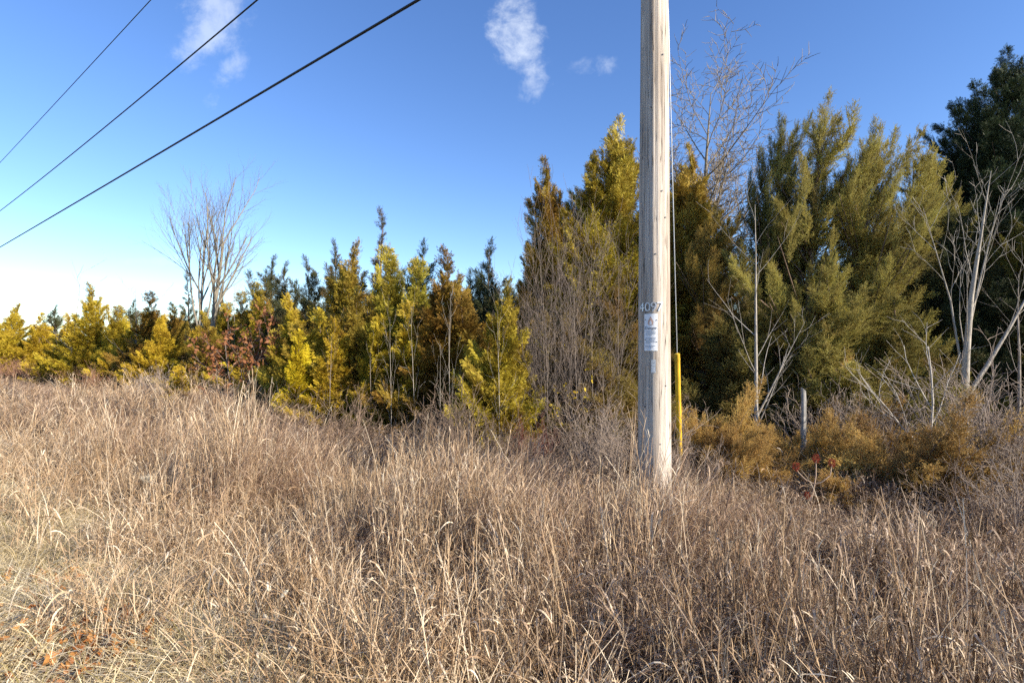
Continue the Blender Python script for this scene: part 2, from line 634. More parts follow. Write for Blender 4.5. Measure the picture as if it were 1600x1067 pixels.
pole = thing('utility_pole', 'tall weathered grey wooden utility pole standing in dry grass', 'utility pole', (PX, PY, PZ))
ns, nr = 72, 150
zz = np.linspace(-0.4, POLE_H, nr)
th = np.arange(ns) * 2 * np.pi / ns
TH, ZZ = np.meshgrid(th, zz)
rr = pole_r(ZZ) * (1 + 0.010 * np.sin(3 * TH + ZZ * 0.25) + 0.006 * np.sin(7 * TH + 1.3 + ZZ * 0.15) + 0.008 * np.sin(ZZ * 1.7 + TH))
for a0, w, z0, z1, dep in ((-0.55, 0.06, 0.2, 5.2, .008), (0.25, 0.05, 1.0, 7.0, .007), (-1.6, .07, 0.0, 3.4, .009), (0.7, .06, 0.5, 4.3, .008), (-0.15, .05, 2.4, 6.5, .008), (1.5, .06, 0, 5, .008)):
    ang = -np.pi / 2 + a0 + 0.03 * np.sin(ZZ * 1.1)
    d = np.angle(np.exp(1j * (TH - ang)))
    rr -= dep * np.exp(-(d / w) ** 2) * np.clip((ZZ - z0) * 2, 0, 1) * np.clip((z1 - ZZ) * 2, 0, 1)
PVv = np.stack([rr * np.cos(TH), rr * np.sin(TH), ZZ], -1).reshape(-1, 3)
pid = np.arange(nr * ns).reshape(nr, ns)
PF = np.stack([pid[:-1], np.roll(pid[:-1], -1, 1), np.roll(pid[1:], -1, 1), pid[1:]], -1).reshape(-1, 4)
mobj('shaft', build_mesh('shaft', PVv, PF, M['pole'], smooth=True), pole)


def wrap(me, zc, a_c, lift):
    """bend a flat mesh (x right, y up, z out) round the pole; a_c angle from the camera-facing -Y side"""
    co = np.empty(len(me.vertices) * 3, np.float32)
    me.vertices.foreach_get('co', co)
    co = co.reshape(-1, 3)
    z = zc + co[:, 1]
    R = pole_r(z)
    a = a_c + co[:, 0] / R
    r = R * 1.012 + lift + co[:, 2]
    co = np.stack([r * np.sin(a), -r * np.cos(a), z], -1)
    me.vertices.foreach_set('co', np.ascontiguousarray(co, dtype=np.float32).ravel())
    me.update()
    return me


def text_mesh(body, size, extrude, mat, name, xscale=1.0):
    cu = bpy.data.curves.new(name, 'FONT')
    cu.body = body
    cu.size = size
    cu.extrude = extrude
    cu.align_x = 'CENTER'
    cu.align_y = 'CENTER'
    cu.resolution_u = 4
    tmp = bpy.data.objects.new(name, cu)
    link(tmp)
    dg = bpy.context.evaluated_depsgraph_get()
    me = bpy.data.meshes.new_from_object(tmp.evaluated_get(dg))
    bpy.data.objects.remove(tmp)
    bpy.data.curves.remove(cu)
    me.name = name
    if xscale != 1.0:
        for v in me.vertices:
            v.co.x *= xscale
    me.materials.clear()
    me.materials.append(mat)
    return me


def grid_mesh(w, h, t, nx, ny, mat, name):
    """thin sheet w x h with thickness t, subdivided so that it can bend"""
    xs = np.linspace(-w / 2, w / 2, nx + 1)
    ys = np.linspace(-h / 2, h / 2, ny + 1)
    X, Y = np.meshgrid(xs, ys)
    top = np.stack([X, Y, np.full_like(X, t)], -1).reshape(-1, 3)
    bot = np.stack([X, Y, np.zeros_like(X)], -1).reshape(-1, 3)
    n = len(top)
    i = np.arange(n).reshape(X.shape)
    f = np.stack([i[:-1, :-1], i[:-1, 1:], i[1:, 1:], i[1:, :-1]], -1).reshape(-1, 4)
    faces = [f, f[:, ::-1] + n]
    for ed in (i[0, :], i[-1, ::-1], i[::-1, 0], i[:, -1]):
        faces.append(np.stack([ed[:-1], ed[:-1] + n, ed[1:] + n, ed[1:]], -1))
    return build_mesh(name, np.concatenate([top, bot]), np.concatenate(faces), mat)


FACE = math.radians(-15.6)
rad = math.radians
zb = -PZ                           # pole-local height of world z = 0
for ch, deg in zip('4097', (-47, -23.5, -2, 19)):
    me = text_mesh(ch, 0.125, 0.002, M['galv'], 'numeral', 1.0)
    mobj('numeral', wrap(me, zb + 1.995, FACE + rad(deg), 0.006), pole)
a_s = FACE + rad(-12)
zc = zb + 1.757
sign = mobj('danger_sign', wrap(grid_mesh(0.122, 0.352, 0.002, 8, 4, M['white'], 'danger_sign'), zc, a_s, 0.004), pole)
sign['label'] = 'white warning notice with faded flame mark and Danger heading'
mobj('lettering', wrap(text_mesh('Danger', 0.038, 0.0003, M['ink'], 'lettering'), zc + 0.040, a_s, 0.0078), sign)
# faded flame symbol
fl = [(-.020, 0), (-.027, .022), (-.022, .044), (-.010, .060), (-.003, .082), (.006, .066), (.016, .050), (.024, .030), (.020, 0)]
me = bpy.data.meshes.new('flame_mark')
me.from_pydata([(x, y, 0) for x, y in fl] + [(0, .02, 0)], [], [(i, i + 1, 9) for i in range(8)] + [(8, 0, 9)])
me.materials.append(M['tanink'])
mobj('flame_mark', wrap(me, zc + 0.070, a_s, 0.0078), sign)
fl2 = [(x * .42, y * .5) for x, y in fl]
me = bpy.data.meshes.new('flame_core')
me.from_pydata([(x, y, 0) for x, y in fl2] + [(0, .01, 0)], [], [(i, i + 1, 9) for i in range(8)] + [(8, 0, 9)])
me.materials.append(M['white'])
mobj('flame_core', wrap(me, zc + 0.074, a_s, 0.0086), sign)
q = []
yy = 0.012
for i in range(13):
    wl = (0.088, 0.096, 0.092, 0.06, 0.0, 0.096, 0.094, 0.09, 0.096, 0.05, 0.0, 0.09, 0.07)[i]
    if wl:
        q.append((wl, yy - 0.0128 * i))
gq = Quads()
for wl, y_ in q:
    for k in range(6):
        gq.box(-0.048 + wl * k / 6, -0.048 + wl * (k + 0.86) / 6, y_ - .0028, y_ + .0028, 0, .0003)
mobj('small_print', wrap(gq.mesh('small_print', M['greyink']), zc, a_s, 0.0078), sign)
for dx, dy in ((-.052, .12), (.053, .115), (-.052, -.07), (.053, -.09)):
    nq = Quads()
    nq.box(-.004, .004, -.004, .004, 0, .003)
    m_ = nq.mesh('nail', M['ink'])
    wrap(m_, zc + dy, a_s + dx / 0.155, 0.006)
    mobj('nail', m_, sign)
tag_ = mobj('metal_tag', wrap(grid_mesh(0.04, 0.125, 0.002, 4, 2, M['galv'], 'metal_tag'), zb + 1.435, FACE + rad(-3), 0.005), pole)
tq = Quads()
for k in range(4):
    tq.box(-.010, .010, -.045 + k * .025, -.037 + k * .025, 0, .0008)
mobj('stamped_mark', wrap(tq.mesh('stamped_mark', M['greyink']), zb + 1.435, FACE + rad(-3), 0.0072), tag_)
for zq, ang in ((0.7, 20), (1.05, -35), (2.5, 5), (3.1, 30), (3.9, -12), (4.4, 36), (1.25, 42), (2.85, 44)):
    nq = Quads()
    nq.box(-.006, .006, -.006, .006, 0, .005)
    m_ = nq.mesh('nail', M['ink'])
    wrap(m_, zb + zq, FACE + rad(ang), -0.001)
    mobj('nail', m_, pole)


# ------------------------------------------------------------------ overhead wires and guy
def cable(name, z_pole, sag, radius, label, off=0.0):
    ts = np.linspace(-18, 46, 70)
    d = DIR / 1.0
    P = np.stack([PX + d[0] * ts + NRM[0] * off, PY + d[1] * ts + NRM[1] * off, np.zeros_like(ts)], -1)
    span = np.where(ts < 0, ts / -18 * 0.35, ts / 46)
    P[:, 2] = z_pole - 4 * sag * span * (1 - span)
    g = Geo()
    g.tubes(P[None], np.full((1, len(ts)), radius), 8, 0.5)
    o = mobj(name, g.mesh(name, M['cable'], True))
    o['label'] = label
    o['category'] = 'cable'
    o['group'] = 'overhead lines on the utility pole'
    return o


cable('overhead_cable', 6.20, 0.02, 0.0185, 'thickest black overhead cable, lowest of the three in the sky', -0.17)
cable('overhead_cable', 8.08, 0.28, 0.0140, 'middle black overhead cable between the thick and thin ones', -0.16)
cable('overhead_cable', 10.16, 0.05, 0.0105, 'thinnest and topmost dark overhead cable at the upper left', -0.10)

GT = np.array([PX + 0.06, PY + 0.10, 9.0])
GA = np.array([2.39, 7.25, -0.45])
guy = thing('guy_wire', 'steel guy wire beside the pole with yellow plastic guard', 'guy wire', tuple(GA))
g = Geo()
Pg = np.linspace(GT, GA, 12) - GA
g.tubes(Pg[None], np.full((1, 12), 0.0058), 6, .5)
mobj('strand', g.mesh('strand', M['galv'], True), guy)
t0, t1 = 0.775, 0.99
ax = GA - GT
p0, p1 = GT + ax * 0.79 - GA, GT + ax * 0.985 - GA
g = Geo()
Pg = np.linspace(p0, p1, 8)
g.tubes(Pg[None], np.full((1, 8), 0.036), 14, .5)
g.tubes(np.stack([Pg[0], Pg[0] + (p0 - p1) / np.linalg.norm(p0 - p1) * .012])[None], np.array([[0.036, 0.010]]), 14, .5)
mobj('guy_guard', g.mesh('guy_guard', M['yellow'], True), guy)
g = Geo()
for s in (0.03, 0.42):
    c = p0 + (p1 - p0) * s
    c2 = p0 + (p1 - p0) * (s + 0.015)
    g = Geo()
    g.tubes(np.stack([c, c2])[None], np.array([[0.039, 0.039]]), 14, .5)
    mobj('guard_collar', g.mesh('guard_collar', M['yellow'], True), guy)


# ------------------------------------------------------------------ fence posts
def fence_post(px, Y, h, r, mat, label, tilt, seed):
    rng = np.random.default_rng(seed)
    x, y, z = at(px, Y)
    o = thing('fence_post', label, 'fence post', (x, y, z), rng.uniform(0, 6), 'old posts of the field fence')
    o.rotation_euler.x = tilt
    sides, rings = 11, 12
    zs = np.linspace(-0.3, h, rings)
    th = np.arange(sides) * 2 * np.pi / sides
    T, Z = np.meshgrid(th, zs)
    R = r * (1 + 0.12 * np.sin(2 * T + 1) + 0.06 * np.sin(5 * T + Z * 3) - 0.10 * Z / h)
    V = np.stack([R * np.cos(T) + 0.012 * np.sin(Z * 4), R * np.sin(T), Z + (Z > h - .01) * 0.03 * np.cos(T)], -1).reshape(-1, 3)
    V = np.concatenate([V, [[0, 0, h + 0.005]]])
    i = np.arange(rings * sides).reshape(rings, sides)
    F1 = np.stack([i[:-1], np.roll(i[:-1], -1, 1), np.roll(i[1:], -1, 1)], -1).reshape(-1, 3)
    F2 = np.stack([i[:-1], np.roll(i[1:], -1, 1), i[1:]], -1).reshape(-1, 3)
    F3 = np.stack([i[-1], np.roll(i[-1], -1), np.full(sides, len(V) - 1)], -1)
    mobj('post', build_mesh('post', V, np.concatenate([F1, F2, F3]), mat), o)
    for k in range(3):
        zk = h * (0.45 + .2 * k)
        q = Quads()
        q.box(-r * 1.12, -r * .9, -.004, .004, zk, zk + .03)
        mobj('staple', q.mesh('staple', M['galv']), o)


fence_post(1257, 7.3, 1.36, 0.037, M['postwood'], 'weathered pale grey fence post beside low juniper shrubs', 0.04, 1)
fence_post(530, 14.0, 1.12, 0.085, M['darkwood'], 'dark fence post at the shaded foot of the cedars, thicker of two', 0.02, 2)
fence_post(463, 14.6, 0.92, 0.060, M['darkwood'], 'short dark fence post below the bright yellow cedar', -0.03, 3)

# ------------------------------------------------------------------ foliage templates (axis +x, width y, up z)
def diamond(p, d, s, w):
    """thin leaf from p along d (length in |d|), half width vector s"""
    return np.array([p, p + d * 0.45 + s * w, p + d, p + d * 0.45 - s * w])


def fan_template():
    V, F = [], []
    for k in range(12):
        t = 0.04 + 0.84 * k / 11
        sgn = 1 if k % 2 else -1
        a = math.radians(46 - 12 * t)
        L = 0.46 * (1 - 0.55 * abs(t - 0.25))
        d = np.array([math.cos(a), sgn * math.sin(a), -0.16 + 0.1 * (k % 3)]) * L
        s = np.array([-math.sin(a), sgn * math.cos(a), 0.12])
        n = len(V) * 4
        V.append(diamond(np.array([t, 0, -0.10 * t * t]), d, s, 0.040))
        F += [(n, n + 1, n + 2), (n, n + 2, n + 3)]
    n = len(V) * 4
    V.append(diamond(np.array([0.72, 0, -.06]), np.array([0.42, 0, -0.06]), np.array([0, 1.0, 0]), 0.08))
    F += [(n, n + 1, n + 2), (n, n + 2, n + 3)]
    return np.concatenate(V), np.array(F)


def tuft_template(n_leaf=11, spread=30, wid=0.045):
    V, F = [], []
    for k in range(n_leaf):
        t = 0.02 + 0.8 * k / (n_leaf - 1)
        ph = k * 2.39996
        a = math.radians(spread * (1.1 - 0.5 * t))
        L = 0.42 * (1 - 0.3 * t)
        d = np.array([math.cos(a), math.sin(a) * math.cos(ph), math.sin(a) * math.sin(ph)]) * L
        s = np.array([0, -math.sin(ph), math.cos(ph)])
        n = len(V) * 4
        V.append(diamond(np.array([t, 0, 0]), d, s, wid))
        F += [(n, n + 1, n + 2), (n, n + 2, n + 3)]
    return np.concatenate(V), np.array(F)


def leaf_template():
    V = np.array([[0, 0, 0], [.35, .22, .06], [.75, .16, .02], [1, 0, -.1], [.75, -.16, .06], [.35, -.22, .0]])
    F = np.array([(0, 1, 5), (1, 4, 5), (1, 2, 4), (2, 3, 4)])
    return V, F


FAN, TUFT, LEAF = fan_template(), tuft_template(), leaf_template()
SPIKE = tuft_template(9, 22, 0.05)


def basis(x, rng, flat=None):
    """orthonormal frames with first axis x; flat = preferred normal direction mix"""
    r = rng.normal(size=x.shape)
    if flat is not None:
        r = r * 0.45 + flat
    z = norm(np.cross(np.cross(x, r), x))
    y = np.cross(z, x)
    return x, y, z


# boughs: detailed sprays in three lengths, local +x outward and +z up; crowns are set out from them
BOUGH_L = (0.40, 0.80, 1.50)


def bough(seed, L, style):
    rng = np.random.default_rng(seed)
    g = Geo()
    n = int(20 + 30 * L)
    s = 1 - 0.86 * rng.uniform(0, 1, n) ** 1.3
    s[:3] = 1.0
    ax = np.stack([s * L, np.zeros(n), 0.20 * L * s ** 2], -1)
    if style == 'fan':
        side = np.where(np.arange(n) % 2 == 0, 1.0, -1.0)
        a = np.radians(rng.uniform(22, 58, n))
        a[:3] = 0.15
        d = norm(np.stack([np.cos(a), side * np.sin(a), rng.normal(0.10, 0.24, n)], -1))
        ln = 0.42 * L * (1.08 - s) + 0.10 * rng.uniform(.7, 1.5, n)
        step, fl, tm = .026, .082, FAN
    else:
        ph = rng.uniform(0, 6.28, n)
        a = np.radians(rng.uniform(18, 50, n))
        a[:3] = 0.1
        d = norm(np.stack([np.cos(a), np.sin(a) * np.cos(ph), np.sin(a) * np.sin(ph) * .75 + .16], -1))
        ln = 0.36 * L * (1.08 - s) + 0.11 * rng.uniform(.7, 1.6, n)
        step, fl, tm = .024, .072, TUFT
    cnt = np.maximum(3, (ln / step).astype(int))
    idx = np.repeat(np.arange(n), cnt)
    w = np.concatenate([(np.arange(c) + rng.uniform(0, 1, c)) / c for c in cnt])
    d_, ln_ = d[idx], ln[idx]
    m = len(idx)
    P = ax[idx] + d_ * (ln_ * w)[:, None] + np.array([0, 0, 1.0]) * (0.22 * ln_ * w ** 2)[:, None] + rng.normal(0, .010, (m, 3))
    lat = norm(np.cross(d_, np.array([0, 0, 1.0]) + rng.normal(0, .25, (m, 3))))
    if style == 'fan':
        sg = np.where(np.arange(m) % 2 == 0, 1.0, -1.0)[:, None]
        F = norm(d_ + lat * sg * rng.uniform(.2, .9, (m, 1)) + rng.normal(0, .18, (m, 3)))
        flat = np.array([0, 0, 1.0]) * .9 + rng.normal(0, .55, (m, 3)) - d_ * .1
    else:
        F = norm(d_ + rng.normal(0, .42, (m, 3)) + np.array([0, 0, .15]))
        flat = None
    X, Y, Z = basis(F, rng, flat)
    sc = (fl * rng.uniform(.6, 1.4, m) * (1.15 - .4 * w))[:, None]
    shoot = rng.normal(0, .14, n)
    tint = np.clip(.46 + shoot[idx] + .12 * w + rng.normal(0, .12, m), 0, 1)
    g.stamps(tm[0], tm[1], P, X * sc, Y * sc, Z * sc, tint)
    return g


def conifer(seed, H, R, nb, style, e0, e1, prof, h0=0.03, bias=(0, 0, 0), lump=0.3, leaders=0, lead_len=0.7, lead_w=0.25,
            gap=0.0, wob=0.02, lmax=1.0, lead_z=(.40, .78), rough=.14):
    """an evergreen: trunk and bough wood as a mesh, plus where each bough of foliage is set"""
    rng = np.random.default_rng(seed)
    wood = Geo()
    zt = np.linspace(-0.15, H * 0.96, 12)
    ph = rng.uniform(0, 6.28)
    tx = wob * H * np.sin(zt / H * 5 + ph) * (zt / H) + bias[0] * 0.4 * (zt / H) ** 2 * R
    ty = wob * H * np.cos(zt / H * 4 + ph) * (zt / H)
    wood.tubes(np.stack([tx, ty, zt], -1)[None], (0.016 * H * (1 - 0.93 * np.clip(zt / H, 0, 1)))[None], 7, 0.5)
    hs = np.linspace(h0, 0.985, 200)
    w = np.array([prof(a) for a in hs]) + 0.10
    cdf = np.cumsum(w) / w.sum()
    uu = (np.arange(nb) + rng.uniform(0, 1, nb)) / nb
    hh = np.interp(uu, cdf, hs)
    az = np.arange(nb) * 2.39996 + rng.normal(0, 0.25, nb)
    p1, p2, p3 = rng.uniform(0, 6.28, 3)
    lumps = 1 + lump * (0.6 * np.sin(2 * az + p1 + 4 * hh) + 0.5 * np.sin(3 * az + p2 - 7 * hh) + 0.6 * np.sin(11 * hh + p3 + az)) + rng.normal(0, rough, nb)
    rd = R * np.array([prof(a) for a in hh]) * np.clip(lumps, 0.35, 1.7)
    elev = np.radians(e0 + (e1 - e0) * hh + rng.normal(0, 10, nb))
    L = np.clip(rd / np.maximum(np.cos(elev), 0.35), 0.16, 3.0)
    zs = np.clip(hh * H - L * np.sin(elev) * 0.8, 0.02 * H, H * 0.96)
    P0 = np.stack([np.interp(zs, zt, tx), np.interp(zs, zt, ty), zs], -1)
    D = np.stack([np.cos(az) * np.cos(elev), np.sin(az) * np.cos(elev), np.sin(elev)], -1)
    keep = rng.uniform(size=nb) > gap
    P0, D, L = P0[keep], D[keep], L[keep]
    # long boughs carry their foliage on the outer part: a wood arm, then the spray, plus a fill spray further in
    arm = np.clip(L - lmax, 0, None)
    P1 = P0 + D * arm[:, None]
    Lb = L - arm
    wood.tubes(np.stack([P0, P0 + (P1 - P0) * .5 + D * Lb[:, None] * .25, P1 + D * Lb[:, None] * .75], 1), np.array([1, .7, .25])[None] * (0.005 + 0.009 * L[:, None]), 3, .35)
    big = arm > .25
    A0 = P0[big] + D[big] * (arm[big] * rng.uniform(.2, .7, big.sum()))[:, None]
    AD = norm(D[big] + rng.normal(0, .35, (big.sum(), 3)) + np.array([0, 0, .1]))
    AL = Lb[big] * rng.uniform(.5, .85, big.sum())
    PP, DD, LL = [P1, A0], [D, AD], [Lb, AL]
    if leaders:
        a2 = rng.uniform(0, 6.28, leaders)
        z2 = H * rng.uniform(*lead_z, leaders)
        r2 = lead_w * R * rng.uniform(0, 1, leaders) * (1.2 - z2 / H)
        PP.append(np.stack([np.interp(z2, zt, tx) + r2 * np.cos(a2), np.interp(z2, zt, ty) + r2 * np.sin(a2), z2], -1))
        e2 = np.radians(rng.uniform(60, 85, leaders))
        DD.append(np.stack([np.cos(a2) * np.cos(e2), np.sin(a2) * np.cos(e2), np.sin(e2)], -1))
        LL.append(lead_len * rng.uniform(0.6, 1.3, leaders))
    PP.append(np.array([[tx[-1], ty[-1], H * .90]]))
    DD.append(np.array([[.05, 0, 1.0]]))
    LL.append(np.array([.12 * H]))
    P, D, L = np.concatenate(PP), np.concatenate(DD), np.concatenate(LL)
    D = norm(D + np.array(bias))
    cls = np.argmin(np.abs(np.log(L[:, None] / np.array(BOUGH_L)[None])), 1)
    n = len(L)
    turn = np.stack([rng.normal(0, .45 if style == 'fan' else 1.2, n), -np.arcsin(np.clip(D[:, 2], -1, 1)), np.arctan2(D[:, 1], D[:, 0])], -1)
    size = L / np.array(BOUGH_L)[cls]
    return wood, dict(P=P, turn=turn, size=size, pick=cls * 3 + rng.integers(0, 3, n), btint=rng.normal(0, .15, n), style=style, top=float((P[:, 2] + D[:, 2] * L).max()))


def grow(rng, p, d, L, r, lev, prm, out):
    n = 6
    pts, pr = [p.copy()], [r]
    jit, trop = prm['jit'][lev], prm['trop'][lev]
    d = d / np.linalg.norm(d)
    dirs = [d]
    rend = r * prm['taper'][lev]
    for i in range(1, n):
        d = d + rng.normal(0, jit, 3) + np.array([0, 0, trop]) + np.array(prm.get('wind', (0, 0, 0)))
        d = d / np.linalg.norm(d)
        p = p + d * L / (n - 1)
        pts.append(p.copy())
        dirs.append(d)
        pr.append(r + (rend - r) * i / (n - 1))
    out.append((np.array(pts), np.array(pr), lev))
    if lev + 1 >= len(prm['jit']):
        return
    k = prm['kids'][lev]
    k = max(1, int(round(k * rng.uniform(0.75, 1.25)))) if lev else k
    a0 = rng.uniform(0, 6.28)
    st = prm['start'][lev]
    for j in range(k):
        t = st + (1 - st) * (j + rng.uniform(0.2, 0.9)) / k
        f = t * (n - 1)
        i = min(int(f), n - 2)
        q = pts[i] + (pts[i + 1] - pts[i]) * (f - i)
        dd = dirs[i]
        a = a0 + j * 2.39996 + rng.normal(0, 0.3)
        u = np.cross(dd, [0.3, 0.2, 1.0] if abs(dd[2]) < .9 else [1.0, 0, 0.1])
        u /= np.linalg.norm(u)
        w = np.cross(dd, u)
        an = math.radians(prm['ang'][lev] + rng.normal(0, 8))
        nd = dd * math.cos(an) + (u * math.cos(a) + w * math.sin(a)) * math.sin(an)
        rr = (pr[i] + (pr[i + 1] - pr[i]) * (f - i))
        grow(rng, q, nd, L * prm['ratio'][lev] * rng.uniform(0.65, 1.2) * (1.15 - prm['shrink'][lev] * (t - st) / max(1e-3, 1 - st)), max(rr * prm['rr'][lev], prm.get('rmin', .0025)), lev + 1, prm, out)


def bare(seed, stems, prm):
    """leafless woody plant. stems: list of (base, dir, length, radius). returns wood, twigs"""
    rng = np.random.default_rng(seed)
    out = []
    for b, d, L, r in stems:
        grow(rng, np.array(b, float), np.array(d, float), L, r, 0, prm, out)
    wood, twig = Geo(), Geo()
    split = prm.get('split', 2)
    for lev in range(len(prm['jit'])):
        sel = [o for o in out if o[2] == lev]
        if not sel:
            continue
        P = np.stack([o[0] for o in sel])
        R = np.stack([o[1] for o in sel])
        tint = np.clip(rng.normal(0.5, 0.2, len(sel)), 0, 1)
        (wood if lev < split else twig).tubes(P, R, (8, 5, 4, 3, 3)[lev], tint)
    tips = [o[0] for o in out if o[2] == len(prm['jit']) - 1]
    return wood, twig, tips


# profiles: crown radius against relative height
p_cone = lambda a: (1 - a) ** 1.05 * min(1, 0.6 + a * 3) + 0.02
p_col = lambda a: (1 - a ** 2.6) * min(1, 0.65 + a * 1.6) * (1 - 0.30 * a) + 0.01
p_egg = lambda a: math.sin(math.pi * min(1, 0.12 + 0.88 * a) ** 0.72) ** 0.8 + 0.03
p_broad = lambda a: (1 - a) ** 0.62 * min(1, 0.75 + a * 1.2)
p_low = lambda a: 0.35 + 0.65 * (1 - a) ** 0.5
p_spire = lambda a: (1 - a) ** 1.05 + 0.015

BOUGHS = {}
for style_, mat_ in (('fan', 'cedar'), ('plume', 'juniper')):
    coll_ = bpy.data.collections.new(style_ + '_boughs')
    for c_ in range(3):
        for k_ in range(3):
            # names sort in pick order
            coll_.objects.link(bpy.data.objects.new(f'{style_}_bough_{c_}{k_}', bough(500 + 10 * c_ + k_ + (70 if style_ == 'fan' else 0), BOUGH_L[c_], style_).mesh(f'{style_}_bough', M[mat_])))
    BOUGHS[style_] = coll_


def instancer(name, coll):
    ng = bpy.data.node_groups.new(name, 'GeometryNodeTree')
    ng.interface.new_socket('Geometry', in_out='INPUT', socket_type='NodeSocketGeometry')
    ng.interface.new_socket('Geometry', in_out='OUTPUT', socket_type='NodeSocketGeometry')
    N, L = ng.nodes, ng.links
    gi, go = N.new('NodeGroupInput'), N.new('NodeGroupOutput')
    iop = N.new('GeometryNodeInstanceOnPoints')
    ci = N.new('GeometryNodeCollectionInfo')
    ci.inputs['Collection'].default_value = coll
    ci.inputs['Separate Children'].default_value = True
    ci.inputs['Reset Children'].default_value = True

    def attr(nm, ty):
        q = N.new('GeometryNodeInputNamedAttribute')
        q.data_type = ty
        q.inputs['Name'].default_value = nm
        return q.outputs['Attribute']
    L.new(gi.outputs[0], iop.inputs['Points'])
    L.new(ci.outputs[0], iop.inputs['Instance'])
    iop.inputs['Pick Instance'].default_value = True
    L.new(attr('pick', 'INT'), iop.inputs['Instance Index'])
    L.new(attr('turn', 'FLOAT_VECTOR'), iop.inputs['Rotation'])
    L.new(attr('size', 'FLOAT_VECTOR'), iop.inputs['Scale'])
    L.new(iop.outputs[0], go.inputs[0])
    return ng


BOUGH_NODES = {k: instancer(k + '_crown', c) for k, c in BOUGHS.items()}


def bough_points(name, P, turn, size, pick, btint, leafcol, bronze):
    n = len(P)
    me = bpy.data.meshes.new(name)
    me.vertices.add(n)
    me.vertices.foreach_set('co', np.ascontiguousarray(P, dtype=np.float32).ravel())
    for nm, ty, key, val in (('turn', 'FLOAT_VECTOR', 'vector', turn), ('size', 'FLOAT_VECTOR', 'vector', np.repeat(np.asarray(size)[:, None], 3, 1)),
                             ('leafcol', 'FLOAT_VECTOR', 'vector', np.broadcast_to(np.asarray(leafcol, float), (n, 3))), ('bronze', 'FLOAT', 'value', np.broadcast_to(bronze, (n,))),
                             ('btint', 'FLOAT', 'value', btint)):
        a = me.attributes.new(nm, ty, 'POINT')
        a.data.foreach_set(key, np.ascontiguousarray(val, dtype=np.float32).ravel())
    a = me.attributes.new('pick', 'INT', 'POINT')
    a.data.foreach_set('value', np.ascontiguousarray(pick, dtype=np.int32))
    return me


PROTO = {}


def proto(key, wd):
    PROTO[key] = (wd[0].mesh(key + '_trunk', M['bark']), wd[1])


for k in range(4):          # upright white cedars, 4.5 m
    proto(f'cedar{k}', conifer(100 + k, 4.5, 1.40 + .15 * (k % 2), 150, 'fan', 12, 56, p_cone, lump=.45, leaders=8, lead_len=.6, lead_w=.55, gap=.14, rough=.24))
for k in range(3):          # dark red cedars with pointed leading shoots, 5 m
    proto(f'juniper{k}', conifer(120 + k, 5.0, 1.35, 130, 'plume', 26, 66, p_spire, lump=.50, leaders=9, lead_len=.85, lead_w=.55, gap=.15, rough=.26))
proto('spire0', conifer(131, 6.0, 0.95, 110, 'plume', 6, 40, p_spire, lump=.30, leaders=2, lead_len=.4, lead_w=.03, gap=.05))
for k in range(2):          # big spreading red cedars, 7 m
    proto(f'bigjuniper{k}', conifer(140 + k, 7.0, 2.1, 300, 'plume', 14, 54, p_broad, lump=.62, bias=(.36, 0, .06), leaders=16, lead_len=1.15, lead_w=.9, gap=.30, lmax=1.15, rough=.22, lead_z=(.5, .88)))
for k in range(2):          # tall rounded cedars, 8 m
    proto(f'bigcedar{k}', conifer(150 + k, 8.0, 1.85, 330, 'fan', 4, 62, p_col, lump=.40, leaders=12, lead_len=.8, lead_w=.7, gap=.14, lmax=1.1, rough=.22, lead_z=(.5, .85)))
proto('dark0', conifer(160, 10.0, 2.7, 420, 'fan', -6, 52, p_egg, h0=.04, lump=.42, leaders=8, lead_len=.9, lead_w=.3, gap=.05, lmax=1.4))
for k in range(2):          # low spreading junipers, 1.2 m
    proto(f'lowjuniper{k}', conifer(170 + k, 1.15, 1.15, 70, 'plume', 14, 46, p_low, h0=.10, lump=.65, bias=(.32, 0, .06), wob=0, gap=.25, rough=.28))
proto('bronze0', conifer(180, 4.6, 1.35, 120, 'plume', 4, 58, p_cone, lump=.38, leaders=5, lead_len=.45, gap=.12))


def tree(key, px, Y, ytop, label, color, bronze=0.3, width=1.0, name='cedar_tree', cat='tree', group=None, rz=None, bark=(0.17, 0.12, 0.09), sink=0.0, lean=0.0, h=None):
    """one evergreen: its top reaches picture row ytop as seen from the camera"""
    if group in (G_FRONT, G_BACK) and 440 < px < 800:
        Y = Y * (0.79 if group == G_FRONT else 0.86)
    tm, d = PROTO[key]
    x, y, z = at(px, Y)
    s = (h if h else 1.6 + (545 - ytop) / 800.0 * Y - z) / d['top']
    i = len(scene.objects)
    o = thing(name, label, cat, (x, y, z - sink), (i * 2.4) % 6.28 if rz is None else rz, group)
    o.scale = (s * width, s * width, s)
    mobj('trunk', tm, o, bark + (1,))
    c = mobj('crown', bough_points('crown', d['P'], d['turn'], d['size'], d['pick'], d['btint'], color, bronze), o)
    c['kind'] = 'stuff'
    c.modifiers.new('boughs', 'NODES').node_group = BOUGH_NODES[d['style']]
    return o


YEL = (0.46, 0.335, 0.032)
GOLD = (0.50, 0.345, 0.032)
OLIV = (0.36, 0.305, 0.082)
OLIV2 = (0.36, 0.28, 0.042)
DARK = (0.095, 0.10, 0.040)
DEEP = (0.065, 0.078, 0.034)
GRN = (0.24, 0.205, 0.056)
BRZ = (0.20, 0.125, 0.030)

G_NONE = ''
G_FRONT = 'yellowed cedars along the field edge'
G_BACK = 'dark junipers behind the yellow cedars'
G_BIG = 'large junipers of the dense stand behind the pole'
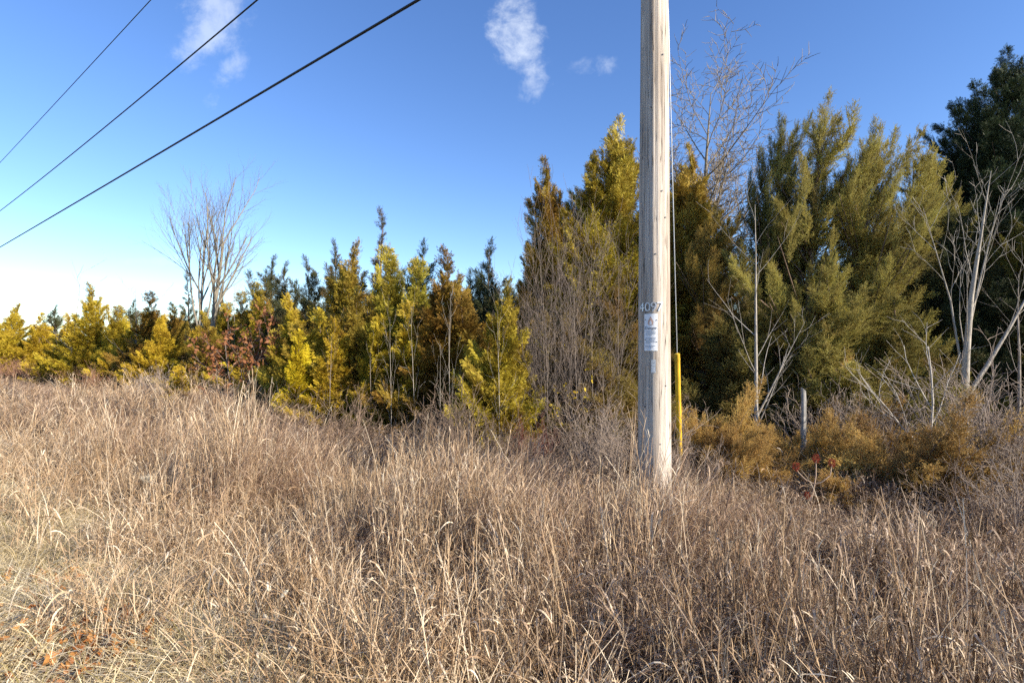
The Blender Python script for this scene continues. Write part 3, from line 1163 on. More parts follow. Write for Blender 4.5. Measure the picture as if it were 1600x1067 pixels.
# --- left stretch, receding along the field
tree('cedar0', 22, 38, 478, 'yellow cedar at the far left end of the treeline', YEL, .22, 1.15, group=G_FRONT)
tree('cedar1', -25, 36, 470, 'yellow cedar cut by the left edge of the view', YEL, .25, 1.2, group=G_FRONT)
tree('cedar2', 62, 37, 492, 'small yellow cedar second from the far left end', GOLD, .25, 1.2, group=G_FRONT)
tree('cedar1', 112, 32, 494, 'golden cedar beneath the small bare tree at far left', GOLD, .22, 1.25, group=G_FRONT)
tree('cedar1', 148, 29, 450, 'tallest yellow cedar of the far left stretch, pointed top', YEL, .25, 1.05, group=G_FRONT)
tree('cedar0', 183, 28, 482, 'yellow cedar between the pointed one and the brownish one', YEL, .30, 1.15, group=G_FRONT)
tree('cedar2', 236, 25, 462, 'brownish cedar just left of the bare vase-shaped elm', OLIV2, .58, 1.1, group=G_FRONT)
tree('cedar1', 205, 26, 505, 'low golden cedar at the foot of the brownish cedar', GOLD, .28, 1.2, group=G_FRONT)
tree('juniper1', 88, 44, 478, 'dark cedar rising behind the far left yellow trees', DARK, .35, 1.2, 'juniper_tree', group=G_BACK)
tree('juniper0', 210, 36, 470, 'dark cedar behind the brownish and pointed yellow cedars', DARK, .35, 1.2, 'juniper_tree', group=G_BACK)
tree('spire0', 291, 25, 425, 'narrow dark spire behind the trunk of the bare elm', DARK, .35, .95, 'juniper_tree', group=G_BACK)
tree('cedar1', 275, 24, 480, 'olive cedar close behind the elm trunk', OLIV2, .45, 1.15, group=G_FRONT)
tree('cedar0', 352, 20, 478, 'yellow cedar right of the bare elm above the rusty shrub', YEL, .33, 1.1, group=G_FRONT)
tree('cedar2', 378, 20.5, 462, 'olive yellow cedar between the elm and the dark junipers', OLIV2, .38, 1.1, group=G_FRONT)
tree('juniper2', 345, 24, 450, 'dark juniper partly hidden by the elm twigs', DARK, .4, 1.0, 'juniper_tree', group=G_BACK)
# --- central group
tree('juniper0', 425, 20, 402, 'dark juniper, left one of the row of pointed tops', DARK, .33, 1.0, 'juniper_tree', group=G_BACK)
tree('juniper2', 447, 20.5, 412, 'dark juniper, second of the row of pointed tops', DARK, .33, .9, 'juniper_tree', group=G_BACK)
tree('juniper1', 478, 19.5, 404, 'dark juniper, last of the row of pointed tops', DARK, .33, 1.0, 'juniper_tree', group=G_BACK)
tree('juniper1', 522, 18.5, 380, 'dark narrow juniper just left of the tall yellow cedar', DARK, .38, .85, 'juniper_tree', group=G_BACK)
tree('spire0', 598, 18.5, 332, 'tallest dark layered spire above the middle cedars', DARK, .52, 1.0, 'juniper_tree', group=G_BACK)
tree('juniper0', 655, 18, 380, 'dark juniper behind the right-hand middle cedar', DEEP, .28, 1.05, 'juniper_tree', group=G_BACK)
tree('juniper2', 765, 16, 378, 'blackish juniper in the gap before the grey stemmed thicket', DEEP, .25, 1.05, 'juniper_tree', group=G_BACK)
tree('juniper1', 735, 17, 425, 'dark juniper filling behind the bronze cedar', DEEP, .32, 1.1, 'juniper_tree', group=G_BACK)
tree('cedar1', 458, 15.8, 468, 'slim golden cedar behind the brightest front cedar', YEL, .30, .95, group=G_FRONT)
tree('cedar1', 410, 17.5, 470, 'yellow cedar behind the rusty leaved shrub', YEL, .36, 1.05, group=G_FRONT)
tree('cedar0', 466, 13.4, 522, 'brightest lemon yellow cedar standing forward in the grass', (0.50, 0.37, 0.020), .10, .95, group=G_FRONT)
tree('cedar2', 500, 14.9, 490, 'yellow cedar between the brightest cedar and the tall one', YEL, .30, 1.0, group=G_FRONT)
tree('cedar1', 543, 15.6, 388, 'tall yellow cedar with a brownish pointed top', (0.37, 0.28, .036), .38, 1.0, group=G_FRONT)
tree('cedar1', 572, 14.6, 470, 'olive cedar under the dark layered spire', OLIV2, .42, 1.0, group=G_FRONT)
tree('cedar0', 612, 15.2, 392, 'tall yellow green cedar in front of the layered spire', (0.36, 0.30, .038), .27, 1.0, group=G_FRONT)
tree('cedar2', 655, 14.6, 412, 'deep olive cedar right of the tall yellow green one', (0.29, 0.25, .032), .30, 1.05, group=G_FRONT)
tree('cedar1', 704, 13.0, 402, 'bronze brown cedar with pale stem showing', (0.34, 0.23, .034), .48, 1.0, group=G_FRONT)
tree('bronze0', 690, 11.6, 520, 'rusty brown juniper with open lower branches', BRZ, .60, 1.2, 'juniper_tree', group=G_BACK)
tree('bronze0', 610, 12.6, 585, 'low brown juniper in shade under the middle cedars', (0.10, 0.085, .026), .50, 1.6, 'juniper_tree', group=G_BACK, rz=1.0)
tree('cedar1', 786, 10.9, 446, 'gold tipped cedar at the edge of the grey thicket', (0.41, 0.315, .036), .30, .82, group=G_FRONT)
tree('cedar2', 748, 11.6, 520, 'bronze cedar low beside the gold tipped one', (0.25, 0.17, .026), .50, 1.15, group=G_FRONT)
tree('cedar0', 283, 13.2, 575, 'small low yellow cedar among the grass below the elm', GOLD, .12, 1.6, group=G_FRONT)
tree('cedar2', 430, 14.5, 520, 'olive cedar between the rusty shrub and the brightest cedar', OLIV2, .40, 1.1, group=G_FRONT)
tree('cedar1', 528, 13.6, 505, 'golden cedar low before the brown topped tall one', GOLD, .28, 1.1, group=G_FRONT)
tree('cedar0', 590, 13.2, 500, 'greenish gold cedar between the two pale saplings', (0.43, 0.32, .026), .34, 1.1, group=G_FRONT)
tree('cedar2', 636, 13.0, 480, 'gold cedar right behind the two pale saplings', YEL, .32, 1.1, group=G_FRONT)
tree('cedar1', 672, 13.4, 455, 'olive brown cedar left of the bronze one', (0.25, 0.19, .026), .42, 1.1, group=G_FRONT)
tree('bronze0', 560, 12.4, 560, 'dull brown juniper low in front of the golden cedars', (0.17, 0.12, .03), .50, 1.5, 'juniper_tree', group=G_BACK, rz=2.0)
tree('bronze0', 740, 11.2, 560, 'brown juniper at the right end of the middle cedars', BRZ, .55, 1.4, 'juniper_tree', group=G_BACK, rz=3.0)
tree('bronze0', 650, 11.4, 590, 'lowest brown juniper at the front of the middle cedars', (0.16, 0.11, .03), .55, 1.7, 'juniper_tree', group=G_BACK, rz=4.0)
tree('cedar0', 405, 19, 450, 'olive cedar left of the row of pointed dark tops', OLIV2, .40, 1.1, group=G_FRONT)
tree('cedar2', 320, 19, 492, 'yellow olive cedar at the right foot of the elm', YEL, .36, 1.1, group=G_FRONT)
tree('cedar0', 250, 22, 495, 'golden cedar under the brownish cedar near the elm', GOLD, .3, 1.1, group=G_FRONT)
tree('bronze0', 500, 13.6, 545, 'dull olive juniper low beside the brightest cedar', (0.22, 0.16, .04), .48, 1.4, 'juniper_tree', group=G_BACK, rz=.7)
tree('cedar3', 555, 13.9, 455, 'olive cedar in front of the brown topped tall cedar', OLIV2, .42, 1.1, group=G_FRONT)
tree('cedar0', 725, 12.6, 450, 'bronze cedar between the tall bronze one and the gold tipped one', (0.31, 0.22, .034), .50, 1.15, group=G_FRONT)
tree('cedar1', 330, 18, 500, 'olive cedar behind the left part of the rusty shrub', OLIV2, .44, 1.2, group=G_FRONT)
# --- dense stand on the right
tree('bigcedar0', 856, 14.2, 258, 'pointed cedar with gold sunlit top behind grey stems', (0.36, 0.26, .04), .42, .95)
tree('bigcedar1', 968, 13.8, 190, 'tall rounded yellow olive cedar left of the pole', (0.40, 0.31, .045), .30, 1.15)
tree('bigcedar0', 915, 15.2, 262, 'dark cedar shoulder left of the tall rounded cedar', (0.13, 0.115, .03), .36, 1.05)
tree('juniper0', 905, 9.9, 462, 'brown tipped juniper low left of the pole', (0.30, 0.22, .055), .46, 1.5, 'juniper_tree', group=G_BIG)
tree('juniper2', 968, 9.6, 440, 'olive juniper directly left of the pole', (0.28, 0.22, .055), .42, 1.5, 'juniper_tree', group=G_BIG)
tree('bigcedar1', 1072, 13.4, 235, 'olive gold cedar just right of the pole', (0.42, 0.30, .055), .36, 1.0)
tree('bigjuniper0', 1100, 11.8, 330, 'bronzed juniper under the leafless tree right of the pole', (0.36, 0.26, .06), .42, .95, 'juniper_tree', group=G_BIG)
tree('bigjuniper1', 1262, 11.0, 172, 'tallest big juniper with shoots leaning right against the sky', OLIV, .26, .92, 'juniper_tree', group=G_BIG, rz=0.3)
tree('bigjuniper0', 1200, 11.8, 192, 'big juniper with a narrow dark leaning top', (0.20, 0.185, .05), .30, .66, 'juniper_tree', group=G_BIG, rz=-.4)
tree('bigjuniper0', 1345, 10.8, 196, 'broad big juniper right of the tallest one', OLIV, .24, .85, 'juniper_tree', group=G_BIG, rz=.2)
tree('bigjuniper1', 1410, 11.0, 236, 'juniper sloping down toward the pale ash', OLIV, .24, .75, 'juniper_tree', group=G_BIG, rz=-.3)
tree('juniper1', 1160, 10.2, 440, 'dark juniper behind the grey sapling', GRN, .35, 1.35, 'juniper_tree', group=G_BIG)
tree('juniper0', 1300, 9.6, 420, 'lower juniper in front of the tallest big juniper', OLIV, .30, 1.35, 'juniper_tree', group=G_BIG)
tree('juniper2', 1395, 9.3, 455, 'dense dark juniper left of the pale ash', GRN, .30, 1.5, 'juniper_tree', group=G_BIG)
tree('dark0', 1585, 12.6, 78, 'tall dark green cedar at the right edge against the sky', (0.050, 0.068, .032), .10, .95)
tree('dark0', 1500, 15.5, 240, 'dark cedar behind the pale ash trunk', DEEP, .15, .95)
tree('bigcedar0', 1648, 9.4, 225, 'olive cedar cut by the right edge of the view', (0.17, 0.145, .028), .26, .70)
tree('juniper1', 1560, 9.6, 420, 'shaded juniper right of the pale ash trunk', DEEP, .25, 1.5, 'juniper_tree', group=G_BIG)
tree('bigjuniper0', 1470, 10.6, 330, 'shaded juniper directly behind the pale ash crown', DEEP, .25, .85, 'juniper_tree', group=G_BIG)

# --- low spreading junipers in front
GL = 'low spreading junipers in front of the stand'
for key, px, Y, ytop, lab, wd, br, rz in (
        ('lowjuniper0', 1150, 7.1, 608, 'low bronze juniper right of the yellow guy guard', .78, .52, 0.0),
        ('lowjuniper1', 1235, 7.4, 655, 'low green juniper at the foot of the grey fence post', .75, .40, 0.5),
        ('lowjuniper1', 1392, 6.5, 632, 'widest low bronze juniper left of the ash trunk', .98, .52, 0.0),
        ('lowjuniper0', 1300, 6.3, 706, 'small low juniper behind the red fruited sumac', .9, .48, -.3),
        ('lowjuniper0', 1330, 8.6, 566, 'low juniper with pale drooping sprays behind the fence post', .72, .42, .4),
        ('lowjuniper1', 1105, 7.5, 622, 'low juniper half hidden by the yellow guy guard', .7, .50, 1.0)):
    tree(key, px, Y, ytop, lab, (0.54, 0.36, 0.115), br - .12, wd * 1.12, 'juniper_shrub', 'shrub', GL, rz=rz)


# ------------------------------------------------------------------ leafless trees
def bare_tree(name, label, cat, px, Y, wood, twig, color, tcolor=None, group=None, rz=0.0, scale=1.0, tips='crown'):
    x, y, z = at(px, Y)
    o = thing(name, label, cat, (x, y, z - 0.05), rz, group)
    o.scale = (scale,) * 3
    mobj('trunk', wood if isinstance(wood, bpy.types.Mesh) else wood.mesh('trunk', M['bark'], True), o, color + (1,))
    mobj(tips, twig if isinstance(twig, bpy.types.Mesh) else twig.mesh(tips, M['bark'], True), o, (tcolor or color) + (1,))
    return o


GREY = (0.34, 0.30, 0.26)
PALE = (0.37, 0.335, 0.285)
DGREY = (0.22, 0.19, 0.165)

# vase-shaped elm on the left
prm = dict(jit=[.05, .06, .08, .10], trop=[.03, .07, .07, .05], taper=[.35, .3, .3, .4], kids=[8, 8, 7], start=[.36, .22, .15], ang=[21, 23, 27], ratio=[.50, .50, .48], shrink=[.25, .5, .5], rr=[.62, .55, .55], split=2)
w_, t_, _ = bare(201, [((0.06, 0, 0), (.03, 0, 1), 6.6, .125), ((.07, 0, 1.3), (-.16, .05, 1), 5.6, .085), ((-.14, 0, 2.9), (-.30, .1, 1), 4.2, .045), ((.12, 0, 3.0), (.30, 0, 1), 4.0, .04)], prm)
bare_tree('elm_tree', 'tall leafless vase-shaped elm rising above the left treeline', 'tree', 316, 21.5, w_, t_, (0.25, .22, .17), (0.19, .165, .125), scale=1.03)

# spreading leafless tree behind the pole
prm = dict(jit=[.03, .10, .14, .16], trop=[.0, .05, .04, .03], taper=[.06, .2, .3, .4], kids=[26, 9, 7], start=[.28, .15, .12], ang=[46, 44, 48], ratio=[.34, .44, .42], shrink=[.45, .4, .4], rr=[.48, .55, .55], split=2, rmin=.0105)
w_, t_, _ = bare(207, [((0, 0, 0), (0, 0, 1), 11.0, .19), ((.0, 0, 3.6), (.75, -.1, .8), 4.0, .09), ((0, 0, 3.4), (-.32, -.1, 1), 5.2, .10), ((0, 0, 4.6), (.25, .1, 1), 4.4, .08)], prm)
bare_tree('leafless_tree', 'tall leafless tree with crooked spreading limbs right of the pole top', 'tree', 1096, 16.0, w_, t_, (0.25, 0.21, 0.155), (0.28, .23, .165), scale=.90)

# pale ash on the right
prm = dict(jit=[.04, .07, .09, .10], trop=[.02, .10, .09, .06], taper=[.06, .15, .3, .5], kids=[8, 3, 1], start=[.34, .3, .3], ang=[33, 34, 40], ratio=[.44, .42, .4], shrink=[.5, .4, .4], rr=[.22, .5, .6], split=2, rmin=.0035)
w_, t_, _ = bare(215, [((0, 0, 0), (-.04, 0, 1), 4.5, .072), ((.0, 0, 1.15), (.66, -.05, 1), 3.2, .036), ((-.05, 0, 1.7), (-.30, 0, 1), 2.4, .018), ((-.04, 0, 1.75), (.20, 0, 1), 2.5, .020)], prm)
bare_tree('ash_tree', 'pale barked leafless ash with forked trunk near the right edge', 'tree', 1507, 8.2, w_, t_, PALE, PALE, scale=1.06)
# its neighbour, half outside the frame
w_, t_, _ = bare(216, [((0, 0, 0), (.10, 0, 1), 4.2, .05), ((.05, 0, 1.2), (.5, -.05, 1), 2.0, .03)], prm)
bare_tree('ash_tree', 'slender pale leafless sapling at the extreme right edge', 'tree', 1588, 8.0, w_, t_, (0.30, .26, .22), scale=.8)
# leaning pale branchy sapling left of ash
prm2 = dict(jit=[.07, .09, .12], trop=[.02, .04, .03], taper=[.3, .35, .5], kids=[6, 4], start=[.2, .2], ang=[34, 36], ratio=[.55, .5], shrink=[.5, .4], rr=[.6, .6], split=1)
w_, t_, _ = bare(218, [((0, 0, 0), (-.22, 0, 1), 2.1, .024), ((0, 0, .4), (-.7, 0, .75), 1.7, .018)], prm2)
bare_tree('leafless_sapling', 'leaning many branched pale sapling over the widest low juniper', 'tree', 1462, 7.6, w_, t_, (0.46, .42, .37))
# grey sapling between pole and ash
prm3 = dict(jit=[.02, .06, .08], trop=[.01, .07, .05], taper=[.08, .2, .5], kids=[10, 3], start=[.12, .25], ang=[34, 30], ratio=[.30, .45], shrink=[.45, .4], rr=[.34, .6], split=1)
w_, t_, _ = bare(221, [((0, 0, 0), (.0, 0, 1), 4.5, .042), ((0, 0, .8), (.55, .0, 1), 1.9, .02)], prm3)
GS = bare_tree('leafless_sapling', 'straight grey sapling before the big junipers right of the pole', 'tree', 1180, 8.7, w_, t_, (0.40, .36, .31))
# thin pale saplings amid the central cedars, and small ones on the left
GP = 'thin leafless saplings among the middle cedars'
SAP = [bare(230 + k, [((0, 0, 0), (.02 * (k - 1), 0, 1), 3.6, .019)], prm3) for k in range(3)]
SAPM = [(a.mesh('sapling_trunk', M['bark'], True), b.mesh('sapling_crown', M['bark'], True)) for a, b, _ in SAP]
for i, (px, Y, yt, lab) in enumerate((
        (612, 11.6, 470, 'thin pale sapling left of its twin in the middle cedars'), (650, 11.8, 452, 'thin pale sapling right of its twin in the middle cedars'),
        (690, 10.6, 520, 'thin white stem before the rusty brown juniper, left one'), (703, 10.8, 425, 'thin white stem before the bronze cedar, taller one'),
        (782, 10.2, 455, 'thin straight stem before the gold tipped cedar'), (580, 12.4, 520, 'crooked pale sapling left of the two pale twins'),
        (515, 13.0, 500, 'thin sapling between the brightest cedar and dark post'), (105, 30, 405, 'small bare tree standing above the far left cedars'),
        (207, 25, 435, 'slight bare sapling in the gap left of the elm'), (365, 18.5, 400, 'thin bare leader just right of the elm'),
        (865, 9.6, 520, 'reddish bare sapling left of the pole brush'), (885, 9.4, 555, 'slim sapling with a few yellow leaves left of the pole'))):
    if 500 < px < 800:
        Y *= .77
    x, y, z = at(px, Y)
    s = (1.6 + (545 - yt) / 800 * Y - z) / 3.6
    o = bare_tree('leafless_sapling', lab, 'tree', px, Y, SAPM[i % 3][0], SAPM[i % 3][1], (0.42, .37, .31) if i in (0, 1, 2, 3, 4) else (0.33, .28, .24), group=GP, rz=i * 1.7, scale=s)
    o.scale = (s * (0.55 if i not in (7, 8) else 1.6), s * (0.55 if i not in (7, 8) else 1.6), s * .92)

# tall grey multi-stemmed thicket left of the pole
prm4 = dict(jit=[.03, .06, .09], trop=[.01, .06, .05], taper=[.2, .3, .5], kids=[14, 5], start=[.12, .15], ang=[24, 30], ratio=[.34, .42], shrink=[.45, .4], rr=[.4, .6], split=1)
rg = np.random.default_rng(5)
for i, (px, Y, H, nst, sp, lab) in enumerate(((866, 9.0, 4.2, 14, .7, 'tall grey many stemmed thicket before the gold topped cedar'),
                                              (925, 9.0, 4.0, 9, .6, 'bare grey stems rising before the dark cedar shoulder'),
                                              (822, 9.3, 3.2, 8, .5, 'leaning bare stems at the left side of the grey thicket'))):
    st = []
    for k in range(nst):
        a = rg.uniform(0, 6.28)
        r = sp * rg.uniform(0, 1) ** .5
        b = np.array([r * math.cos(a), r * math.sin(a), 0])
        st.append((b * .7, (b[0] * .16 + rg.normal(0, .03), b[1] * .16, 1), H * rg.uniform(.6, 1.0), rg.uniform(.005, .012)))
    w_, t_, _ = bare(240 + i, st, prm4)
    bare_tree('bare_thicket', lab, 'shrub', px, Y, w_, t_, (0.25, .205, .17), (0.20, .16, .135), group='tall bare thickets left of the pole', tips='twigs')

# ------------------------------------------------------------------ shrubs with leaves and bare brush
prm5 = dict(jit=[.10, .12, .14], trop=[.02, .04, .02], taper=[.35, .4, .5], kids=[6, 3], start=[.25, .2], ang=[34, 38], ratio=[.46, .46], shrink=[.4, .4], rr=[.6, .65], split=1, rmin=.0034)


def clump_stems(rng, n, H, sp, r0, lean=(0, 0)):
    st = []
    for k in range(n):
        a = rng.uniform(0, 6.28)
        r = sp * rng.uniform(0, 1) ** .6
        st.append(((r * .35 * math.cos(a), r * .35 * math.sin(a), 0), (r * math.cos(a) + lean[0], r * math.sin(a) + lean[1], 1), H * rng.uniform(.6, 1.05), r0 * rng.uniform(.6, 1.3)))
    return st


def leafy(tips, seed, size, per):
    rng = np.random.default_rng(seed)
    P = np.concatenate([t[1:] for t in tips])
    P = np.repeat(P, per, 0) + rng.normal(0, .03, (len(P) * per, 3))
    D = norm(rng.normal(size=P.shape) + np.array([0, 0, -.5]))
    X, Y, Z = basis(D, rng)
    s = (size * rng.uniform(.6, 1.3, len(P)))[:, None]
    f = Geo()
    f.stamps(LEAF[0], LEAF[1], P, X * s, Y * s, Z * s, np.clip(rng.normal(.5, .22, len(P)), 0, 1))
    return f


# rusty leaved oak shrub
w_, t_, tips = bare(260, clump_stems(np.random.default_rng(3), 9, 2.0, .55, .018), prm5)
x, y, z = at(382, 12.6)
o = thing('oak_shrub', 'rust brown leaved shrub left of the brightest yellow cedar', 'shrub', (x, y, z))
o.scale = (1.2, 1.2, 1.25)
mobj('trunk', w_.mesh('oak_trunk', M['bark'], True), o, (0.2, .16, .13, 1))
mobj('twigs', t_.mesh('oak_twigs', M['bark'], True), o, (0.2, .15, .12, 1))
mobj('leaves', leafy(tips, 4, .095, 2).mesh('oak_leaves', M['leaf']), o, (0.24, .10, .042, .40))
# few yellow leaves left of the pole
w_, t_, tips = bare(262, clump_stems(np.random.default_rng(8), 5, 1.5, .3, .010), prm5)
for px, Y, lab, rz in ((885, 8.6, 'sparse shrub holding yellow leaves left of the pole', .0), (812, 8.9, 'sparse yellow leaved shrub below the gold tipped cedar', 2.0)):
    x, y, z = at(px, Y)
    o = thing('yellow_shrub', lab, 'shrub', (x, y, z), rz, 'sparse yellow leaved shrubs')
    if px == 885:
        YS = (w_.mesh('yellow_twigs', M['bark'], True), t_.mesh('yellow_fine_twigs', M['bark'], True), leafy(tips[::5], 9, .075, 1).mesh('yellow_leaves', M['leaf']))
    mobj('stems', YS[0], o, (0.3, .25, .2, 1))
    mobj('twigs', YS[1], o, (0.3, .25, .2, 1))
    mobj('leaves', YS[2], o, (0.46, .32, .03, .12))

# bare brush, four shapes, copied
BR = []
for k in range(4):
    w_, t_, tips = bare(270 + k, clump_stems(np.random.default_rng(30 + k), 17, 1.25, (.55, .7, .8, .6)[k], .0090), prm5)
    BR.append((w_.mesh('brush_stems', M['bark'], True), t_.mesh('brush_twigs', M['bark'], True)))


def brush(px, Y, h, k, color, label, group, rz, wd=1.0):
    x, y, z = at(px, Y)
    o = thing('bare_shrub', label, 'shrub', (x, y, z), rz, group)
    s = h / 1.45
    o.scale = (s * wd, s * wd, s)
    mobj('stems', BR[k][0], o, color + (1,))
    mobj('twigs', BR[k][1], o, tuple(c * .95 for c in color) + (1,))
    return o


C_GR, C_BR, C_RD, C_DK = (0.36, .285, .225), (0.26, .185, .135), (0.20, .062, .052), (0.17, .125, .095)
GB = 'bare grey brush along the foot of the trees'
rb = np.random.default_rng(77)
for i, (px, Y, h) in enumerate(((908, 8.2, 1.35), (945, 7.6, 1.4), (980, 7.2, 1.3), (1010, 7.9, 1.4), (960, 6.6, 1.0), (920, 7.0, 1.05), (860, 8.6, 1.1), (1085, 8.6, 1.1), (1048, 6.6, .75), (1068, 6.0, 1.1), (1090, 6.6, 1.0))):
    brush(px, Y, h, i % 4, C_GR if i % 3 else C_BR, ('bare grey shrub behind the gap left of the sparse yellow leaves', 'bare grey shrub midway between yellow leaves and pole', 'tallest tangled grey shrub close to the left edge of the pole', 'bare grey shrub standing directly behind the pole', 'brown low shrub in front, a step left of the pole', 'low grey shrub in front of the sparse yellow leaves', 'bare brown shrub under the tall grey thicket', 'bare grey shrub behind the yellow guy guard', 'small bare shrub touching the right edge of the pole foot', 'bare brown shrub hiding the lower end of the yellow guard', 'bare grey shrub just right of the yellow guard')[i], 'bare shrubs around the pole', rb.uniform(0, 6), 1.0)
for i, (px, Y, h) in enumerate(((1300, 8.3, 1.35), (1345, 8.0, 1.3), (1270, 8.6, 1.4), (1385, 8.3, 1.35), (1350, 7.6, 1.1))):
    brush(px, Y, h, i % 4, (0.42, .33, .255), ('pale bare shrub just right of the grey fence post', 'pale bare shrub midway between fence post and widest low juniper', 'pale bare shrub directly behind the grey fence post', 'pale bare shrub behind the widest low juniper', 'pale bare shrub before the others, behind the red fruited sumac')[i], 'pale bare shrubs by the fence post', rb.uniform(0, 6), 1.0)
for i, (px, Y, h) in enumerate(((1545, 7.4, 2.0), (1590, 7.0, 1.9), (1560, 6.3, 1.6), (1600, 5.8, 1.4), (1525, 6.0, 1.05), (1540, 5.2, .95), (1580, 5.0, 1.05))):
    brush(px, Y, h, (i + 1) % 4, C_GR if i % 2 == 0 else (0.27, .20, .15), ('tall bare grey shrub just right of the ash trunk', 'tall bare brown shrub cut by the right edge', 'bare grey shrub in front of the tall one right of the ash', 'bare brown shrub low at the right edge', 'small bare grey shrub in front of the ash foot', 'small bare brown shrub nearest the camera below the ash', 'low bare grey shrub at the lower right edge')[i], 'bare shrubs at the right edge', rb.uniform(0, 6), 1.0)
for i, (px, Y, h) in enumerate(((820, 7.3, 1.0), (846, 7.7, .9))):
    brush(px, Y, h, i % 4, C_RD, ('red stemmed dogwood below the gold tipped cedar', 'smaller red stemmed dogwood under the tall grey thicket')[i], 'red dogwoods left of the pole', rb.uniform(0, 6), .55)
for i, (px, Y, h) in enumerate(((240, 17.5, 1.5), (262, 17.0, 1.4), (305, 17.8, 1.6), (330, 16.2, 1.2), (222, 19, 1.3), (350, 15.6, 1.1))):
    brush(px, Y, h, i % 4, (0.36, .29, .25), ('grey bare shrub left of the small low yellow cedar', 'grey bare shrub right behind the small low yellow cedar', 'tallest grey bare shrub below the elm trunk', 'bare shrub between the elm and the rusty shrub', 'bare shrub farthest left at the foot of the elm', 'bare shrub at the left side of the rusty shrub')[i], 'bare shrubs at the foot of the elm', rb.uniform(0, 6), 1.1)
for i, (px, Y, h) in enumerate(((30, 33, 1.7), (60, 31, 1.7), (85, 29, 1.6), (115, 27, 1.5), (150, 24, 1.5), (0, 34, 1.6), (185, 22, 1.4))):
    brush(px, Y, h, i % 4, (0.36, .20, .13), ('reddish bare shrub below the small second yellow cedar', 'reddish bare shrub below the dark cedar on the far left', 'reddish bare shrub left of the small bare tree', 'reddish bare shrub at the foot of the small bare tree', 'reddish bare shrub below the tallest far left cedar', 'reddish bare shrub touching the left edge of the view', 'reddish bare shrub nearest the elm on the far left')[i], 'reddish bare shrubs on the far left', rb.uniform(0, 6), 1.3)
for i, (px, Y, h) in enumerate(((545, 11.6, 1.0), (590, 11.2, 1.0), (640, 10.8, 1.0), (690, 10.0, 1.0), (735, 9.6, 1.1), (770, 9.2, 1.1), (500, 12.4, .9), (440, 13.2, .9), (715, 8.9, .8), (800, 8.9, 1.1), (830, 8.7, 1.1), (660, 9.8, .8))):
    brush(px, Y * .74, h * (1.25, .85, 1.1, 1.4)[i % 4], i % 4, C_DK if i % 3 else C_BR, ('brown bare shrub beside the thicker dark fence post', 'dark bare shrub under the tall brown topped cedar', 'dark bare shrub below the two pale saplings', 'brown bare shrub below the rusty brown juniper', 'dark bare shrub below the bronze cedar', 'dark bare shrub left of the gold tipped cedar', 'brown bare shrub between the two dark fence posts', 'dark bare shrub right of the rusty leaved shrub', 'small dark bare shrub in front of the bronze cedar', 'brown bare shrub at the foot of the gold tipped cedar', 'dark bare shrub at the left foot of the grey thicket', 'small dark shrub below the deep olive cedar')[i], 'dark bare shrubs below the middle cedars', rb.uniform(0, 6), 1.0)

# ------------------------------------------------------------------ grass and weeds (uncountable): clumps instanced by geometry nodes
SRC = {}


def blades(g, rng, n, rad_, h0, h1, lean, leansd, width, curl, seg=5, tint=(.5, .2), bend=2.0, az_sd=0.8):
    a = rng.uniform(0, 6.28, n)
    r = rad_ * rng.uniform(0, 1, n) ** .5
    B = np.stack([r * np.cos(a), r * np.sin(a), np.zeros(n)], -1)
    H = rng.uniform(h0, h1, n)
    la = rng.normal(0, az_sd, n)
    ln = np.abs(rng.normal(lean, leansd, n))
    t = np.linspace(0, 1, seg)
    hor = (ln * H)[:, None] * t[None] ** bend
    cr = (curl * H * rng.normal(0, 1, n))[:, None] * t[None] ** 3
    z = H[:, None] * (t[None] - 0.35 * np.minimum(ln[:, None], 1.5) * t[None] ** 2)
    P = np.stack([B[:, 0:1] + hor * np.cos(la)[:, None] - cr * np.sin(la)[:, None], B[:, 1:2] + hor * np.sin(la)[:, None] + cr * np.cos(la)[:, None], z], -1)
    f = rng.uniform(0, 6.28, n)
    side = np.stack([np.cos(f), np.sin(f), np.zeros(n)], -1)
    tn = np.clip(rng.normal(tint[0], tint[1], n), 0, 1)
    g.ribbons(P, np.linspace(1, .35, seg) * width, side, tn)
    return P, tn


def curls(g, rng, P, tn, per, L, width, t_lo, t_hi, seg=6, droop=1.0):
    """dead leaves curling off the stems in P"""
    n = len(P) * per
    Q = np.repeat(P, per, 0)
    t = rng.uniform(t_lo, t_hi, n) * (P.shape[1] - 1)
    i = np.minimum(t.astype(int), P.shape[1] - 2)
    b = Q[np.arange(n), i] + (Q[np.arange(n), i + 1] - Q[np.arange(n), i]) * (t - i)[:, None]
    a = rng.uniform(0, 6.28, n)
    s = np.linspace(0, 1, seg)
    LL = L * rng.uniform(.4, 1.3, n)
    upk = rng.uniform(.1, .9, n)
    k = rng.normal(0, 1.4, n)
    ang = a[:, None] + k[:, None] * s[None]
    hx = np.cumsum(np.cos(ang), 1) / seg * LL[:, None] * .8
    hy = np.cumsum(np.sin(ang), 1) / seg * LL[:, None] * .8
    z = LL[:, None] * (upk[:, None] * s[None] - droop * rng.uniform(.5, 1.6, n)[:, None] * s[None] ** 2)
    R = b[:, None, :] + np.stack([hx, hy, z], -1)
    sd = norm(np.stack([-np.sin(a), np.cos(a), rng.normal(0, .7, n)], -1))
    g.ribbons(R, np.array([.5, 1, 1, .9, .7, .2])[:seg] * width, sd, np.clip(np.repeat(tn, per) + rng.normal(.12, .15, n), 0, 1))


